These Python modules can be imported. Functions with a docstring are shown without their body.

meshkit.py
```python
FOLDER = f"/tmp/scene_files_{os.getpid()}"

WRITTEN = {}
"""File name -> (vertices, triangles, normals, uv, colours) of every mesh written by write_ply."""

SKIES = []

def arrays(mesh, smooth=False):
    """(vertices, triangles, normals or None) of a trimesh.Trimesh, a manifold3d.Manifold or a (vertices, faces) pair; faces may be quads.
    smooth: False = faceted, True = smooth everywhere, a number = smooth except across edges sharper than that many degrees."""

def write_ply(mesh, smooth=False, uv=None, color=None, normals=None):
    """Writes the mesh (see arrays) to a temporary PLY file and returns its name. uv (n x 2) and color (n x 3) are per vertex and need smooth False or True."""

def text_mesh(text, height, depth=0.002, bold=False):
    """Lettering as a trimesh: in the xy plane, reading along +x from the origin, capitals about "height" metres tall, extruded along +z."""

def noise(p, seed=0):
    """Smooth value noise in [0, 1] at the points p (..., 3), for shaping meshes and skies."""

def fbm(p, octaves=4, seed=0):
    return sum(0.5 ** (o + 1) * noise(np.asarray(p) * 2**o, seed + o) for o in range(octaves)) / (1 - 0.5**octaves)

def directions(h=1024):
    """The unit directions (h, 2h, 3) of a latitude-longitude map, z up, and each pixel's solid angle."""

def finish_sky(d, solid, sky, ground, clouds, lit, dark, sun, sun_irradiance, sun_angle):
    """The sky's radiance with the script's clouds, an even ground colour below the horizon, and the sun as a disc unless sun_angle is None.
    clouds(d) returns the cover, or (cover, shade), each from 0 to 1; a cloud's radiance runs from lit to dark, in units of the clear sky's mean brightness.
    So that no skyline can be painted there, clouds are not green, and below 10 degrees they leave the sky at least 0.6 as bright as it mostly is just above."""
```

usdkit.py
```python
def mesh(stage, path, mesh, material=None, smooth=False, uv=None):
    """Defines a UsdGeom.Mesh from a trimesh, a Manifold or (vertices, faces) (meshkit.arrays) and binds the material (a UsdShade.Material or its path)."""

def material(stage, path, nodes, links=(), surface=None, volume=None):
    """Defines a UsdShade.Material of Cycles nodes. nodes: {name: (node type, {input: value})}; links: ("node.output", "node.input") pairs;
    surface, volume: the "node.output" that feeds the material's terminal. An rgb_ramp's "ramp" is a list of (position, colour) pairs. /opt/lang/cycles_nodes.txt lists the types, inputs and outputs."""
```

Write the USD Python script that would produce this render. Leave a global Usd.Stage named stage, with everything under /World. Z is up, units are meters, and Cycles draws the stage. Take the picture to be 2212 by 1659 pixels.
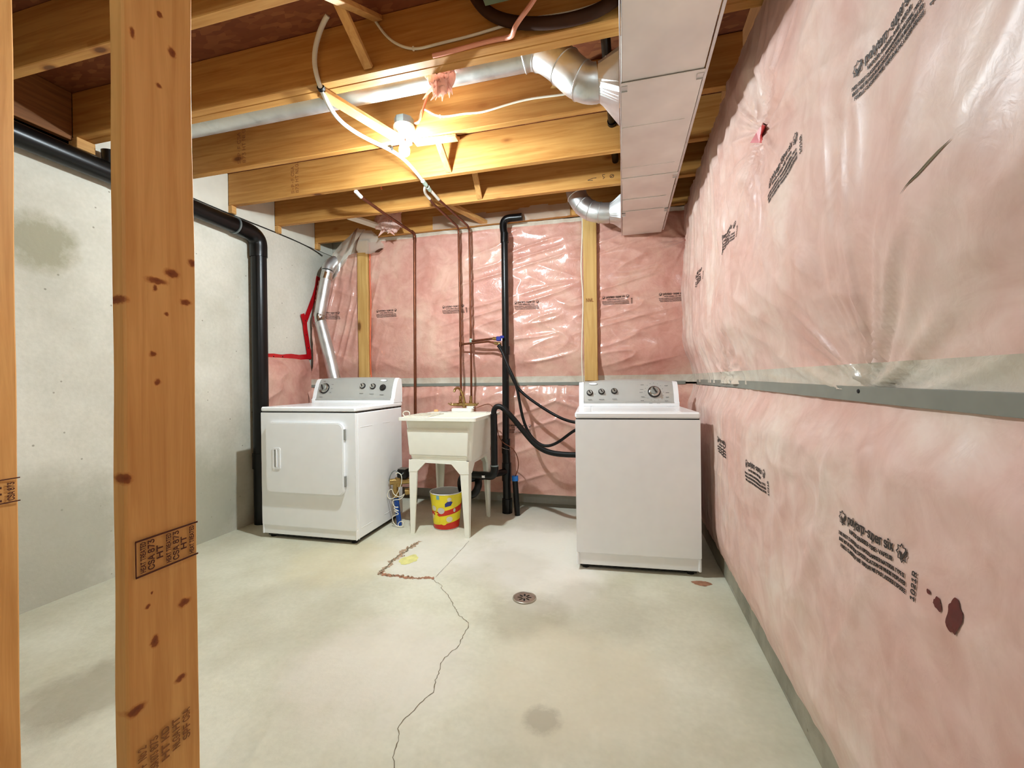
import math, random
import numpy as np, trimesh, usdkit
from meshkit import text_mesh, noise, fbm
from pxr import Usd, UsdGeom, UsdShade, UsdLux, Gf, Sdf
from shapely.geometry import Polygon, Point, LineString, box as sbox
from shapely import affinity
from scipy.interpolate import CubicSpline
import manifold3d as m3

stage = Usd.Stage.CreateInMemory()
UsdGeom.SetStageUpAxis(stage, UsdGeom.Tokens.z)
UsdGeom.SetStageMetersPerUnit(stage, 1.0)
UsdGeom.Xform.Define(stage, '/World')
UsdGeom.Scope.Define(stage, '/World/Looks')

# ------------------------------------------------------------------ camera, light, exposure
F_PX, YAW, PITCH, ROLL, CY = 924.85, 0.253857, 0.005016, 0.012485, 824.46
EYE = np.array([0.0, 0.0, 1.12])
fw = np.array([-math.sin(YAW) * math.cos(PITCH), math.cos(YAW) * math.cos(PITCH), -math.sin(PITCH)])
r0 = np.array([math.cos(YAW), math.sin(YAW), 0.0]); d0 = np.cross(fw, r0)
rt = r0 * math.cos(ROLL) + d0 * math.sin(ROLL); dn = -r0 * math.sin(ROLL) + d0 * math.cos(ROLL)
cam = UsdGeom.Camera.Define(stage, '/World/camera')
M = np.eye(4); M[0, :3] = rt; M[1, :3] = -dn; M[2, :3] = -fw; M[3, :3] = EYE
cam.AddTransformOp().Set(Gf.Matrix4d(*M.ravel().tolist()))
cam.CreateHorizontalApertureAttr(36.0); cam.CreateVerticalApertureAttr(27.0)
cam.CreateFocalLengthAttr(36.0 * F_PX / 2212)
cam.CreateVerticalApertureOffsetAttr(-(829.5 - CY) / 2212 * 36)
cam.CreateClippingRangeAttr(Gf.Vec2f(0.02, 60))
EXPOSURE = 2.6
cam.CreateExposureAttr(EXPOSURE)
BULB_STRENGTH = 900.0                    # the bare bulb in the middle of the ceiling
BULB_COLOR = (0.82, 0.94, 1.0)
NECK = 0.22                              # the bulb's upper half glows weaker than its dome
REAR_FILL_STRENGTH = 150.0                    # added fill bulb behind the camera, no such lamp is known

# ------------------------------------------------------------------ helpers
LOOKS = '/World/Looks/'
used = {}
def numbered(parent, name):
    k = (parent, name); n = used.get(k, 0); used[k] = n + 1
    return name if n == 0 else f'{name}_{n:03d}'
def lin(r, g, b):
    f = lambda c: (c / 255 / 12.92) if c / 255 <= .04045 else ((c / 255 + .055) / 1.055) ** 2.4
    return (f(r), f(g), f(b))
class T:                                                  # a thing: an Xform whose children are parts
    def __init__(s, prim, mat): s.prim, s.mat, s.inv = prim, mat, np.linalg.inv(mat)
def keys(prim, label=None, cat=None, group=None, kind=None):
    for k, v in (('label', label), ('category', cat), ('group', group), ('kind', kind)):
        if v: prim.SetCustomDataByKey(k, v)
def thing(name, label, cat, loc=(0, 0, 0), rot=0.0, group=None, kind=None):
    x = UsdGeom.Xform.Define(stage, '/World/' + numbered('/World', name))
    x.AddTranslateOp().Set(Gf.Vec3d(*map(float, loc)))
    if rot: x.AddRotateZOp().Set(float(rot))
    a = math.radians(rot); m = np.eye(4); m[:2, :2] = [[math.cos(a), -math.sin(a)], [math.sin(a), math.cos(a)]]; m[:3, 3] = loc
    keys(x.GetPrim(), label, cat, group, kind)
    return T(x.GetPrim(), m)
def tm(mesh):
    if hasattr(mesh, 'to_mesh'):
        q = mesh.to_mesh(); return trimesh.Trimesh(q.vert_properties[:, :3], q.tri_verts, process=False)
    return mesh
def part(t, name, mesh, mat, local=False, smooth=35, label=None, kind=None, under=None):
    mesh = tm(mesh).copy()
    if not local: mesh.apply_transform(t.inv)
    base = str((under or t.prim).GetPath())
    p = base + '/' + numbered(base, name)
    g = usdkit.mesh(stage, p, mesh, mat, smooth)
    keys(g.GetPrim(), label, kind=kind)
    return g.GetPrim()
def struct(name, mesh, mat, smooth=False, label=None):
    g = usdkit.mesh(stage, '/World/' + numbered('/World', name), tm(mesh), mat, smooth)
    keys(g.GetPrim(), label, kind='structure')
    return g.GetPrim()
def single(name, label, cat, mesh, mat, loc=None, smooth=35, group=None, kind=None):
    mesh = tm(mesh).copy()
    if loc is None:
        b = mesh.bounds; loc = ((b[0][0] + b[1][0]) / 2, (b[0][1] + b[1][1]) / 2, b[0][2])
    mesh.apply_translation(-np.array(loc))
    g = usdkit.mesh(stage, '/World/' + numbered('/World', name), mesh, mat, smooth)
    UsdGeom.Xformable(g).AddTranslateOp().Set(Gf.Vec3d(*map(float, loc)))
    keys(g.GetPrim(), label, cat, group, kind)
    return g.GetPrim()
cat_ = trimesh.util.concatenate
def hull(pts): return trimesh.convex.convex_hull(np.asarray(pts, float))
def bx(x0, x1, y0, y1, z0, z1, b=0.002):
    lo, hi = np.array([x0, y0, z0], float), np.array([x1, y1, z1], float)
    b = min(b, *((hi - lo) * .45)); P = []
    if b <= 1e-5: return trimesh.creation.box(bounds=[lo, hi])
    for s in np.ndindex(2, 2, 2):
        c = np.where(s, hi, lo); d = np.where(s, -1, 1) * b
        for k in range(3):
            q = c + d; q[k] = c[k]; P.append(q)
    return hull(P)
def beam(p, q, w, h, up=(0, 0, 1), b=0.002):
    p, q = np.array(p, float), np.array(q, float); L = np.linalg.norm(q - p); d = (q - p) / L
    up = np.array(up, float); s = np.cross(d, up); s /= np.linalg.norm(s); u = np.cross(s, d)
    m = bx(0, L, -w / 2, w / 2, -h / 2, h / 2, b); t = np.eye(4); t[:3, 0], t[:3, 1], t[:3, 2], t[:3, 3] = d, -s, u, p
    m.apply_transform(t); return m
def spline(pts, n=8):
    pts = np.array(pts, float)
    if len(pts) < 3: return pts
    t = np.r_[0, np.cumsum(np.sqrt(np.linalg.norm(np.diff(pts, axis=0), axis=1)) + 1e-6)]
    return CubicSpline(t, pts)(np.concatenate([np.linspace(t[i], t[i + 1], n, endpoint=False) for i in range(len(t) - 1)] + [t[-1:]]))
def tube(pts, r, n=12, smoothpts=0, closed=False, caps=True):
    P = spline(pts, smoothpts) if smoothpts else np.array(pts, float)
    r = np.broadcast_to(np.asarray(r, float), (len(P),)) if np.ndim(r) == 0 or len(np.atleast_1d(r)) == len(P) else np.interp(np.linspace(0, 1, len(P)), np.linspace(0, 1, len(r)), r)
    d = np.gradient(P, axis=0); d /= np.maximum(np.linalg.norm(d, axis=1, keepdims=True), 1e-9)
    u = np.cross(d[0], [0, 0, 1.0]);  u = np.cross(d[0], [0, 1.0, 0]) if np.linalg.norm(u) < .1 else u
    u /= np.linalg.norm(u); V = []
    a = np.linspace(0, 2 * np.pi, n, endpoint=False)
    for i in range(len(P)):
        u = u - d[i] * (u @ d[i]); u /= np.linalg.norm(u); w = np.cross(d[i], u)
        V.append(P[i] + r[i] * (np.cos(a)[:, None] * u + np.sin(a)[:, None] * w))
    V = np.vstack(V); Fc = []
    for i in range(len(P) - 1):
        for k in range(n):
            k2 = (k + 1) % n; A, B, C, D = i * n + k, i * n + k2, (i + 1) * n + k2, (i + 1) * n + k
            Fc += [[A, B, C], [A, C, D]]
    if caps:
        c0, c1 = len(V), len(V) + 1; V = np.vstack([V, P[0], P[-1]])
        for k in range(n):
            k2 = (k + 1) % n; Fc += [[c0, k2, k], [c1, (len(P) - 1) * n + k, (len(P) - 1) * n + k2]]
    return trimesh.Trimesh(V, np.array(Fc), process=False)
def lathe(prof, n=32, axis='z', at=(0, 0, 0)):
    prof = np.array(prof, float); a = np.linspace(0, 2 * np.pi, n, endpoint=False)
    V = np.array([[r * math.cos(t), r * math.sin(t), z] for r, z in prof for t in a]); Fc = []
    for i in range(len(prof) - 1):
        for k in range(n):
            k2 = (k + 1) % n; A, B, C, D = i * n + k, i * n + k2, (i + 1) * n + k2, (i + 1) * n + k
            Fc += [[A, B, C], [A, C, D]]
    m = trimesh.Trimesh(V, np.array(Fc), process=True); m.update_faces(m.nondegenerate_faces()); m.remove_unreferenced_vertices()
    if axis == 'x': m.apply_transform(trimesh.transformations.rotation_matrix(math.pi / 2, [0, 1, 0]))
    if axis == 'y': m.apply_transform(trimesh.transformations.rotation_matrix(-math.pi / 2, [1, 0, 0]))
    m.apply_translation(at); return m
def grid(fn, us, vs, mask=None):
    U, Vv = np.meshgrid(us, vs, indexing='ij'); P = fn(U.ravel(), Vv.ravel()); nu, nv = len(us), len(vs)
    i = np.arange(nu * nv).reshape(nu, nv); A, B, C, D = i[:-1, :-1].ravel(), i[1:, :-1].ravel(), i[1:, 1:].ravel(), i[:-1, 1:].ravel()
    Fc = np.vstack([np.c_[A, B, C], np.c_[A, C, D]])
    if mask is not None:
        k = mask(U.ravel(), Vv.ravel()); Fc = Fc[k[Fc].all(axis=1)]
    m = trimesh.Trimesh(P, Fc, process=False); m.remove_unreferenced_vertices(); return m
def flip(m): m.faces = m.faces[:, ::-1]; return m
def prism(poly, t0, t1, plane='xz', off=0.0):                # extrude a shapely polygon (a,b) along the third axis
    m = trimesh.creation.extrude_polygon(poly, t1 - t0, engine='earcut'); v = m.vertices.copy()
    if plane == 'xz': m.vertices = np.c_[v[:, 0], t0 + v[:, 2], v[:, 1]]; m = flip(m)
    elif plane == 'yz': m.vertices = np.c_[t0 + v[:, 2], v[:, 0], v[:, 1]]
    else: m.vertices = np.c_[v[:, 0], v[:, 1], t0 + v[:, 2]]
    return m
def rrect(x0, x1, y0, y1, r): return sbox(x0 + r, y0 + r, x1 - r, y1 - r).buffer(r, quad_segs=6)
def txt(s, h, width=None, bold=False, depth=0.0006):
    m = text_mesh(s, h, depth, bold)
    if width:
        b = m.bounds; m.apply_scale([width / (b[1][0] - b[0][0]), 1, 1])
    m.apply_translation([-m.bounds[0][0], 0, 0]); return m
def M4(a): a = np.array(a, float); return a
def man(m): return m3.Manifold(m3.Mesh(np.asarray(m.vertices, np.float32), np.asarray(m.faces, np.uint32)))
def ridged(p, seed=0): return 1 - np.abs(2 * noise(p, seed) - 1)
def sm(t): t = np.clip(t, 0, 1); return t * t * (3 - 2 * t)

# ------------------------------------------------------------------ materials
MATS = {}
def mat(name, nodes, links, surface='p.BSDF'):
    MATS[name] = usdkit.material(stage, LOOKS + name, nodes, links, surface=surface); return MATS[name]
def plain(name, col, rough=.5, metal=0.0, vary=.08, scale=12, spec=.5, coat=0.0, bump=0.0, bscale=60):
    c = np.array(col)
    nodes = {'tc': ('texture_coordinate', {}), 'n': ('noise_texture', {'scale': scale, 'detail': 4.0}),
             'r': ('rgb_ramp', {'ramp': [(.25, tuple(c * (1 - vary))), (.75, tuple(np.minimum(c * (1 + vary), 1)))]}),
             'p': ('principled_bsdf', {'roughness': rough, 'metallic': metal, 'specular_ior_level': spec, 'coat_weight': coat, 'coat_roughness': .15})}
    links = [('tc.object', 'n.vector'), ('n.fac', 'r.fac'), ('r.color', 'p.base_color')]
    if bump:
        nodes['bn'] = ('noise_texture', {'scale': bscale, 'detail': 3.0}); nodes['b'] = ('bump', {'strength': bump, 'distance': .01})
        links += [('tc.object', 'bn.vector'), ('bn.fac', 'b.height'), ('b.normal', 'p.normal')]
    return mat(name, nodes, links)
def wood(name, light, dark, axis, knots=True, rough=.6, kscale=5.0, at=()):
    sc = {'x': (1.2, 22, 22), 'y': (22, 1.2, 22), 'z': (22, 22, 1.2)}[axis]
    ks = {'x': (.45, 1, 1), 'y': (1, .45, 1), 'z': (1, 1, .45)}[axis]
    nodes = {'g': ('geometry', {}), 'm': ('mapping', {'scale': sc}), 'n': ('noise_texture', {'scale': 1.6, 'detail': 5.0, 'roughness': .62, 'distortion': .6}),
             'r': ('rgb_ramp', {'ramp': [(.3, dark), (.62, light)]}), 'n2': ('noise_texture', {'scale': 2.2, 'detail': 2.0}),
             'r2': ('rgb_ramp', {'ramp': [(.3, (.80, .76, .72)), (.7, (1, 1, 1))]}), 'mx': ('mix_color', {'blend_type': 'multiply', 'fac': .8}),
             'b': ('bump', {'strength': .12, 'distance': .004}),
             'p': ('principled_bsdf', {'roughness': rough, 'specular_ior_level': .35})}
    links = [('g.position', 'm.vector'), ('m.vector', 'n.vector'), ('n.fac', 'r.fac'), ('g.position', 'n2.vector'), ('n2.fac', 'r2.fac'),
             ('r.color', 'mx.a'), ('r2.color', 'mx.b'), ('n.fac', 'b.height'), ('b.normal', 'p.normal')]
    if knots:
        nodes.update({'km': ('mapping', {'scale': ks}), 'v': ('voronoi_texture', {'scale': kscale}),
                      'kr': ('rgb_ramp', {'ramp': [(0, (.14, .06, .025)), (.055, (.2, .08, .03)), (.085, (.75, .6, .5)), (.13, (1, 1, 1))]}),
                      'mk': ('mix_color', {'blend_type': 'multiply', 'fac': .85})})
        links += [('g.position', 'km.vector'), ('km.vector', 'v.vector'), ('v.distance', 'kr.fac'), ('mx.result', 'mk.a'), ('kr.color', 'mk.b'), ('mk.result', 'p.base_color')]
    else:
        out = 'mx.result'
        for k, (kx, ky, kz, ky_r, kz_r) in enumerate(at):         # single knots, each in its own place
            nodes.update({f'a{k}': ('mapping', {'location': (-kx / .05, -ky / ky_r, -kz / kz_r), 'scale': (1 / .05, 1 / ky_r, 1 / kz_r)}), f'b{k}': ('gradient_texture', {'gradient_type': 'spherical'}),
                          f'c{k}': ('rgb_ramp', {'ramp': [(0, (1, 1, 1)), (.25, (.86, .74, .62)), (.45, (.42, .22, .12)), (1, (.26, .11, .05))]}), f'm{k}': ('mix_color', {'blend_type': 'multiply', 'fac': 1.0})})
            links += [('dm.result', f'a{k}.vector'), (f'a{k}.vector', f'b{k}.vector'), (f'b{k}.fac', f'c{k}.fac'), (out, f'm{k}.a'), (f'c{k}.color', f'm{k}.b')]; out = f'm{k}.result'
        if at:
            nodes.update({'dn': ('noise_texture', {'scale': 70.0, 'detail': 2.0}), 'ds': ('vector_math', {'math_type': 'multiply_add', 'vector2': (.012, .012, .012), 'vector3': (-.006, -.006, -.006)}), 'dm': ('mix_color', {'blend_type': 'add', 'fac': 1.0, 'use_clamp': False})})
            links += [('g.position', 'dn.vector'), ('dn.color', 'ds.vector1'), ('g.position', 'dm.a'), ('ds.vector', 'dm.b')]
        links.append((out, 'p.base_color'))
    return mat(name, nodes, links)
wood('post_wood', lin(234, 178, 106), lin(214, 152, 82), 'z', knots=False, at=[(-1.015, .767, 1.377, .022, .014), (-1.015, .735, 1.352, .03, .010), (-1.015, .731, 1.335, .008, .010), (-1.015, .799, 1.315, .018, .010), (-1.015, .724, 1.187, .010, .010), (-1.015, .733, 1.125, .011, .010),
    (-1.015, .668, .921, .016, .016), (-1.015, .719, .547, .010, .018), (-1.015, .775, .427, .018, .010), (-1.015, .680, .423, .026, .014), (-1.015, .751, 1.965, .008, .009), (-1.015, .693, 1.877, .008, .016), (-1.015, .778, 1.898, .012, .016), (-1.015, .748, 1.8, .010, .009),
    (-1.015, .706, .632, .006, .006), (-1.015, .787, .600, .02, .012), (-1.015, .820, 1.413, .016, .012), (-1.015, .716, .657, .005, .005), (-1.04, .668, 1.30, .014, .012), (-1.015, .755, 1.28, .006, .006)])
wood('joist_wood', lin(214, 160, 88), lin(186, 126, 58), 'x')
wood('stud_wood', lin(228, 168, 98), lin(204, 140, 72), 'z', kscale=6.0)
wood('pale_wood', lin(216, 178, 110), lin(194, 150, 82), 'z', knots=True, kscale=4.0)
wood('brace_wood', lin(222, 172, 104), lin(196, 140, 76), 'y', knots=False)
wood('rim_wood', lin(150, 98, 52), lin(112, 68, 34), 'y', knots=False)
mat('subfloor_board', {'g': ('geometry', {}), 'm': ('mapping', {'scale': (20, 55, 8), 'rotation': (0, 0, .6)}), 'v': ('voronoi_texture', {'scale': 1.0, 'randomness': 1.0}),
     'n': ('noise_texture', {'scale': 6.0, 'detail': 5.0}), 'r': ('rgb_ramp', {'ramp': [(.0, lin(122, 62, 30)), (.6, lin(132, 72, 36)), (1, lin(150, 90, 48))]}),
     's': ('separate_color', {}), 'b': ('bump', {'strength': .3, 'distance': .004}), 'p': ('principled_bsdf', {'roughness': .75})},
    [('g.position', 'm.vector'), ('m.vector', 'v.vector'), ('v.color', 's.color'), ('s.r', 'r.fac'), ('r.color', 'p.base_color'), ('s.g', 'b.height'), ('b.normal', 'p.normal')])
# concrete
def concrete(name, a, b, pits=True, scale=1.5, extra=None, rough=.8):
    nodes = {'g': ('geometry', {}), 'n': ('noise_texture', {'scale': scale, 'detail': 6.0, 'roughness': .58}), 'r': ('rgb_ramp', {'ramp': [(.34, a), (.64, b)]}),
             'f': ('noise_texture', {'scale': 45.0, 'detail': 4.0}), 'fr': ('rgb_ramp', {'ramp': [(.3, (.93, .93, .92)), (.7, (1, 1, 1))]}),
             'mf': ('mix_color', {'blend_type': 'multiply', 'fac': 1.0}),
             'b': ('bump', {'strength': .18, 'distance': .006}), 'p': ('principled_bsdf', {'roughness': rough, 'specular_ior_level': .3})}
    links = [('g.position', 'n.vector'), ('g.position', 'f.vector'), ('n.fac', 'r.fac'), ('f.fac', 'fr.fac'), ('r.color', 'mf.a'), ('fr.color', 'mf.b'), ('f.fac', 'b.height'), ('b.normal', 'p.normal')]
    out = 'mf.result'
    if pits:
        nodes.update({'v': ('voronoi_texture', {'scale': 12.0}), 'vr': ('rgb_ramp', {'ramp': [(0, (.45, .44, .40)), (.05, (.6, .58, .54)), (.075, (1, 1, 1))]}), 'mv': ('mix_color', {'blend_type': 'multiply', 'fac': 1.0})})
        links += [('g.position', 'v.vector'), ('v.distance', 'vr.fac'), (out, 'mv.a'), ('vr.color', 'mv.b')]; out = 'mv.result'
    for k, (px, py, pz, rad, col, amt) in enumerate(extra or []):      # stains with a place of their own, edges broken by noise
        nodes.update({f'd{k}': ('mapping', {'mapping_type': 'point', 'location': (-px / rad, -py / rad, -pz / rad), 'scale': (1 / rad,) * 3}), f'w{k}': ('gradient_texture', {'gradient_type': 'spherical'}),
                      f'q{k}': ('noise_texture', {'scale': 2.2 / rad, 'detail': 5.0, 'roughness': .65}), f't{k}': ('math', {'math_type': 'multiply'}),
                      f'u{k}': ('rgb_ramp', {'ramp': [(.09, (0, 0, 0)), (.26, (amt,) * 3)]}), f'x{k}': ('mix_color', {'b': col})})
        links += [('g.position', f'd{k}.vector'), (f'd{k}.vector', f'w{k}.vector'), ('g.position', f'q{k}.vector'), (f'w{k}.fac', f't{k}.value1'), (f'q{k}.fac', f't{k}.value2'),
                  (f't{k}.value', f'u{k}.fac'), (f'u{k}.color', f'x{k}.fac'), (out, f'x{k}.a')]
        out = f'x{k}.result'
    links.append((out, 'p.base_color'))
    return mat(name, nodes, links)
white_dust, damp = lin(236, 230, 218), lin(150, 140, 116)
concrete('floor_concrete', lin(200, 195, 170), lin(224, 221, 200), pits=False, scale=1.7, rough=.62, extra=[
    (-.55, 2.75, 0, .75, white_dust, .8), (-.40, 2.30, 0, .40, white_dust, .6), (-.47, 1.98, 0, .30, damp, .40), (-.12, 2.12, 0, .42, damp, .30), (-.75, 2.42, 0, .5, damp, .22), (-1.5, 1.75, 0, .6, damp, .2), (-.2, 1.6, 0, .5, lin(216, 206, 180), .5), (-.95, 1.5, 0, .5, lin(226, 216, 202), .5), (-1.9, 1.12, 0, .30, damp, .55),
    (-1.25, 2.55, 0, .55, white_dust, .5), (-.62, 3.45, 0, .5, lin(206, 200, 186), .7), (-.27, 1.38, 0, .09, lin(150, 142, 122), .5), (-1.72, 2.32, 0, .5, lin(214, 200, 160), .4)])
concrete('wall_concrete', lin(194, 190, 174), lin(226, 222, 208), scale=1.1, extra=[(-2.87, 1.52, 1.85, .22, lin(160, 155, 130), .9), (-2.87, 2.3, .28, .55, lin(168, 166, 146), .7), (-2.87, 1.5, .25, .6, lin(170, 168, 150), .6)])
concrete('curb_concrete', lin(128, 124, 108), lin(164, 158, 140), scale=5.0)
plain('foam_panel', lin(226, 222, 206), .8, vary=.05)
# insulation in its plastic facing
def blanket(name, a, b, c, coat=.8, rough=.5, bump=.16, crough=.16):
    return mat(name, {'g': ('geometry', {}), 'n': ('noise_texture', {'scale': 2.6, 'detail': 6.0, 'roughness': .6, 'distortion': .5}), 'r': ('rgb_ramp', {'ramp': [(.3, a), (.5, b), (.7, c)]}),
         'n2': ('noise_texture', {'scale': 9.0, 'detail': 5.0, 'roughness': .6, 'distortion': 1.0}), 'r2': ('rgb_ramp', {'ramp': [(.3, (.85, .77, .73)), (.62, (1, 1, 1))]}), 'mx': ('mix_color', {'blend_type': 'multiply', 'fac': .9}),
         'n3': ('noise_texture', {'scale': 30.0, 'detail': 3.0, 'distortion': 1.5}), 'b': ('bump', {'strength': bump, 'distance': .01}),
         'p': ('principled_bsdf', {'roughness': rough, 'specular_ior_level': .3, 'coat_weight': coat, 'coat_roughness': crough, 'coat_ior': 1.5})},
        [('g.position', 'n.vector'), ('n.fac', 'r.fac'), ('g.position', 'n2.vector'), ('n2.fac', 'r2.fac'), ('r.color', 'mx.a'), ('r2.color', 'mx.b'), ('mx.result', 'p.base_color'),
         ('g.position', 'n3.vector'), ('n3.fac', 'b.height'), ('b.normal', 'p.normal'), ('b.normal', 'p.coat_normal')])
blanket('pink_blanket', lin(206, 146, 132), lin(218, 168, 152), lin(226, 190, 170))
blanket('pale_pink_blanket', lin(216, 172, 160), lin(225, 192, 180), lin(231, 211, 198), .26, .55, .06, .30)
blanket('white_film_edge', lin(196, 184, 166), lin(208, 200, 184), lin(220, 214, 200))
mat('insulation_fluff', {'tc': ('geometry', {}), 'n': ('noise_texture', {'scale': 60.0, 'detail': 4.0}), 'b': ('bump', {'strength': .6, 'distance': .01}), 'd': ('diffuse_bsdf', {'color': lin(250, 220, 208)}), 't': ('translucent_bsdf', {'color': lin(250, 216, 202)}), 'o': ('mix_closure', {'fac': .45})},
    [('tc.position', 'n.vector'), ('n.fac', 'b.height'), ('b.normal', 'd.normal'), ('d.BSDF', 'o.closure1'), ('t.BSDF', 'o.closure2')], surface='o.closure')
mat('clear_film', {'t': ('transparent_bsdf', {'color': (.93, .91, .88)}), 'd': ('translucent_bsdf', {'color': lin(226, 218, 202)}), 'e': ('diffuse_bsdf', {'color': lin(226, 218, 204)}), 'a': ('mix_closure', {'fac': .6}),
                   'mm': ('mix_closure', {'fac': .58}), 'gl': ('glossy_bsdf', {'roughness': .22, 'color': (1, 1, 1)}), 'fr': ('fresnel', {'IOR': 1.5}), 'o': ('mix_closure', {})},
    [('d.BSDF', 'a.closure1'), ('e.BSDF', 'a.closure2'), ('t.BSDF', 'mm.closure1'), ('a.closure', 'mm.closure2'), ('fr.fac', 'o.fac'), ('mm.closure', 'o.closure1'), ('gl.BSDF', 'o.closure2')], surface='o.closure')
plain('strap_metal', lin(128, 130, 120), .45, vary=.1)
plain('ink', lin(52, 42, 36), .6, vary=.25, scale=40)
plain('stamp_ink', lin(84, 38, 18), .8, vary=.2, scale=60)
plain('faded_stamp', lin(140, 88, 44), .8, vary=.15, scale=60)
plain('red_tape', lin(190, 18, 28), .35, vary=.12, scale=18, coat=.4)
plain('red_smear', lin(92, 16, 4), .55, vary=.3, scale=40)
# metals
def galvanized(name, c, rough=.32, scale=9.0, metal=.92):
    c = np.array(c)
    return mat(name, {'tc': ('texture_coordinate', {}), 'v': ('voronoi_texture', {'scale': 38.0}), 's': ('separate_color', {}), 'n': ('noise_texture', {'scale': scale, 'detail': 4.0}),
         'r': ('rgb_ramp', {'ramp': [(.3, tuple(c * .8)), (.7, tuple(c))]}), 'rr': ('map_range', {'from_min': .3, 'from_max': .7, 'to_min': rough, 'to_max': rough + .18}), 'b': ('bump', {'strength': .06, 'distance': .003}),
         'p': ('principled_bsdf', {'metallic': metal})},
        [('tc.object', 'v.vector'), ('v.color', 's.color'), ('tc.object', 'n.vector'), ('n.fac', 'r.fac'), ('r.color', 'p.base_color'), ('n.fac', 'rr.value'), ('rr.result', 'p.roughness'), ('s.r', 'b.height'), ('b.normal', 'p.normal')])
galvanized('galvanized', (.72, .73, .72)); galvanized('sheet_duct', (.92, .91, .88), .42, 3.5, .6)
plain('copper', lin(118, 70, 48), .42, .75, vary=.25, scale=18); plain('brass', lin(176, 146, 92), .35, .9, vary=.2, scale=30)
plain('chrome', lin(200, 200, 196), .18, 1.0, vary=.05); plain('drain_steel', lin(190, 182, 168), .3, .9, vary=.15)
plain('verdigris', lin(166, 186, 172), .6, vary=.3, scale=40)
# plastics and paint
plain('black_pipe', lin(9, 9, 9), .32, vary=.15, spec=.35); plain('black_rubber', lin(10, 9, 8), .5, vary=.2, spec=.3); plain('shadow_band_brown', lin(58, 32, 16), .8, vary=.2, spec=.2); plain('dark', lin(14, 11, 9), .7, vary=.2)
plain('white_enamel', lin(247, 248, 248), .28, vary=.02, coat=.35); plain('console_silver', lin(190, 190, 184), .42, .35, vary=.04); plain('white_trim', lin(250, 250, 250), .3, vary=.02)
plain('console_grey', lin(150, 150, 142), .45, .3, vary=.04)
plain('knob_dark', lin(54, 50, 48), .3, .3, vary=.1); plain('tub_plastic', lin(244, 242, 228), .42, vary=.03); plain('white_cable', lin(232, 226, 208), .4, vary=.05)
plain('pex_white', lin(236, 234, 222), .35, vary=.04); plain('orange_cable', lin(216, 100, 58), .45, vary=.1); plain('copper_pink', lin(226, 150, 120), .4, vary=.1)
plain('blue_plastic', lin(24, 76, 160), .4, vary=.1); plain('bright_blue', lin(30, 120, 210), .4, vary=.05); plain('deep_blue', lin(28, 40, 130), .4, vary=.05); plain('sky_blue', lin(120, 180, 196), .4, vary=.05)
plain('yellow_print', lin(244, 224, 40), .4, vary=.06, scale=16); plain('red_print', lin(208, 36, 14), .4, vary=.06); plain('cream_print', lin(226, 216, 190), .45, vary=.06); plain('bucket_white', lin(206, 202, 196), .5, vary=.03)
plain('porcelain', lin(226, 230, 226), .3, vary=.03); plain('box_grey', lin(136, 146, 146), .4, .5, vary=.1); plain('green_box', lin(92, 104, 74), .5, .3, vary=.15)
plain('rust', lin(160, 112, 84), .85, vary=.35, scale=40); plain('yellow_stain', lin(222, 216, 138), .7, vary=.15, scale=30); plain('rubble', lin(176, 148, 120), .9, vary=.35, scale=50); plain('crack_dark', lin(120, 108, 84), .9, vary=.2)
plain('grey_label', lin(110, 110, 106), .6, vary=.1); plain('soap', lin(230, 180, 120), .5, vary=.1)
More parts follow.
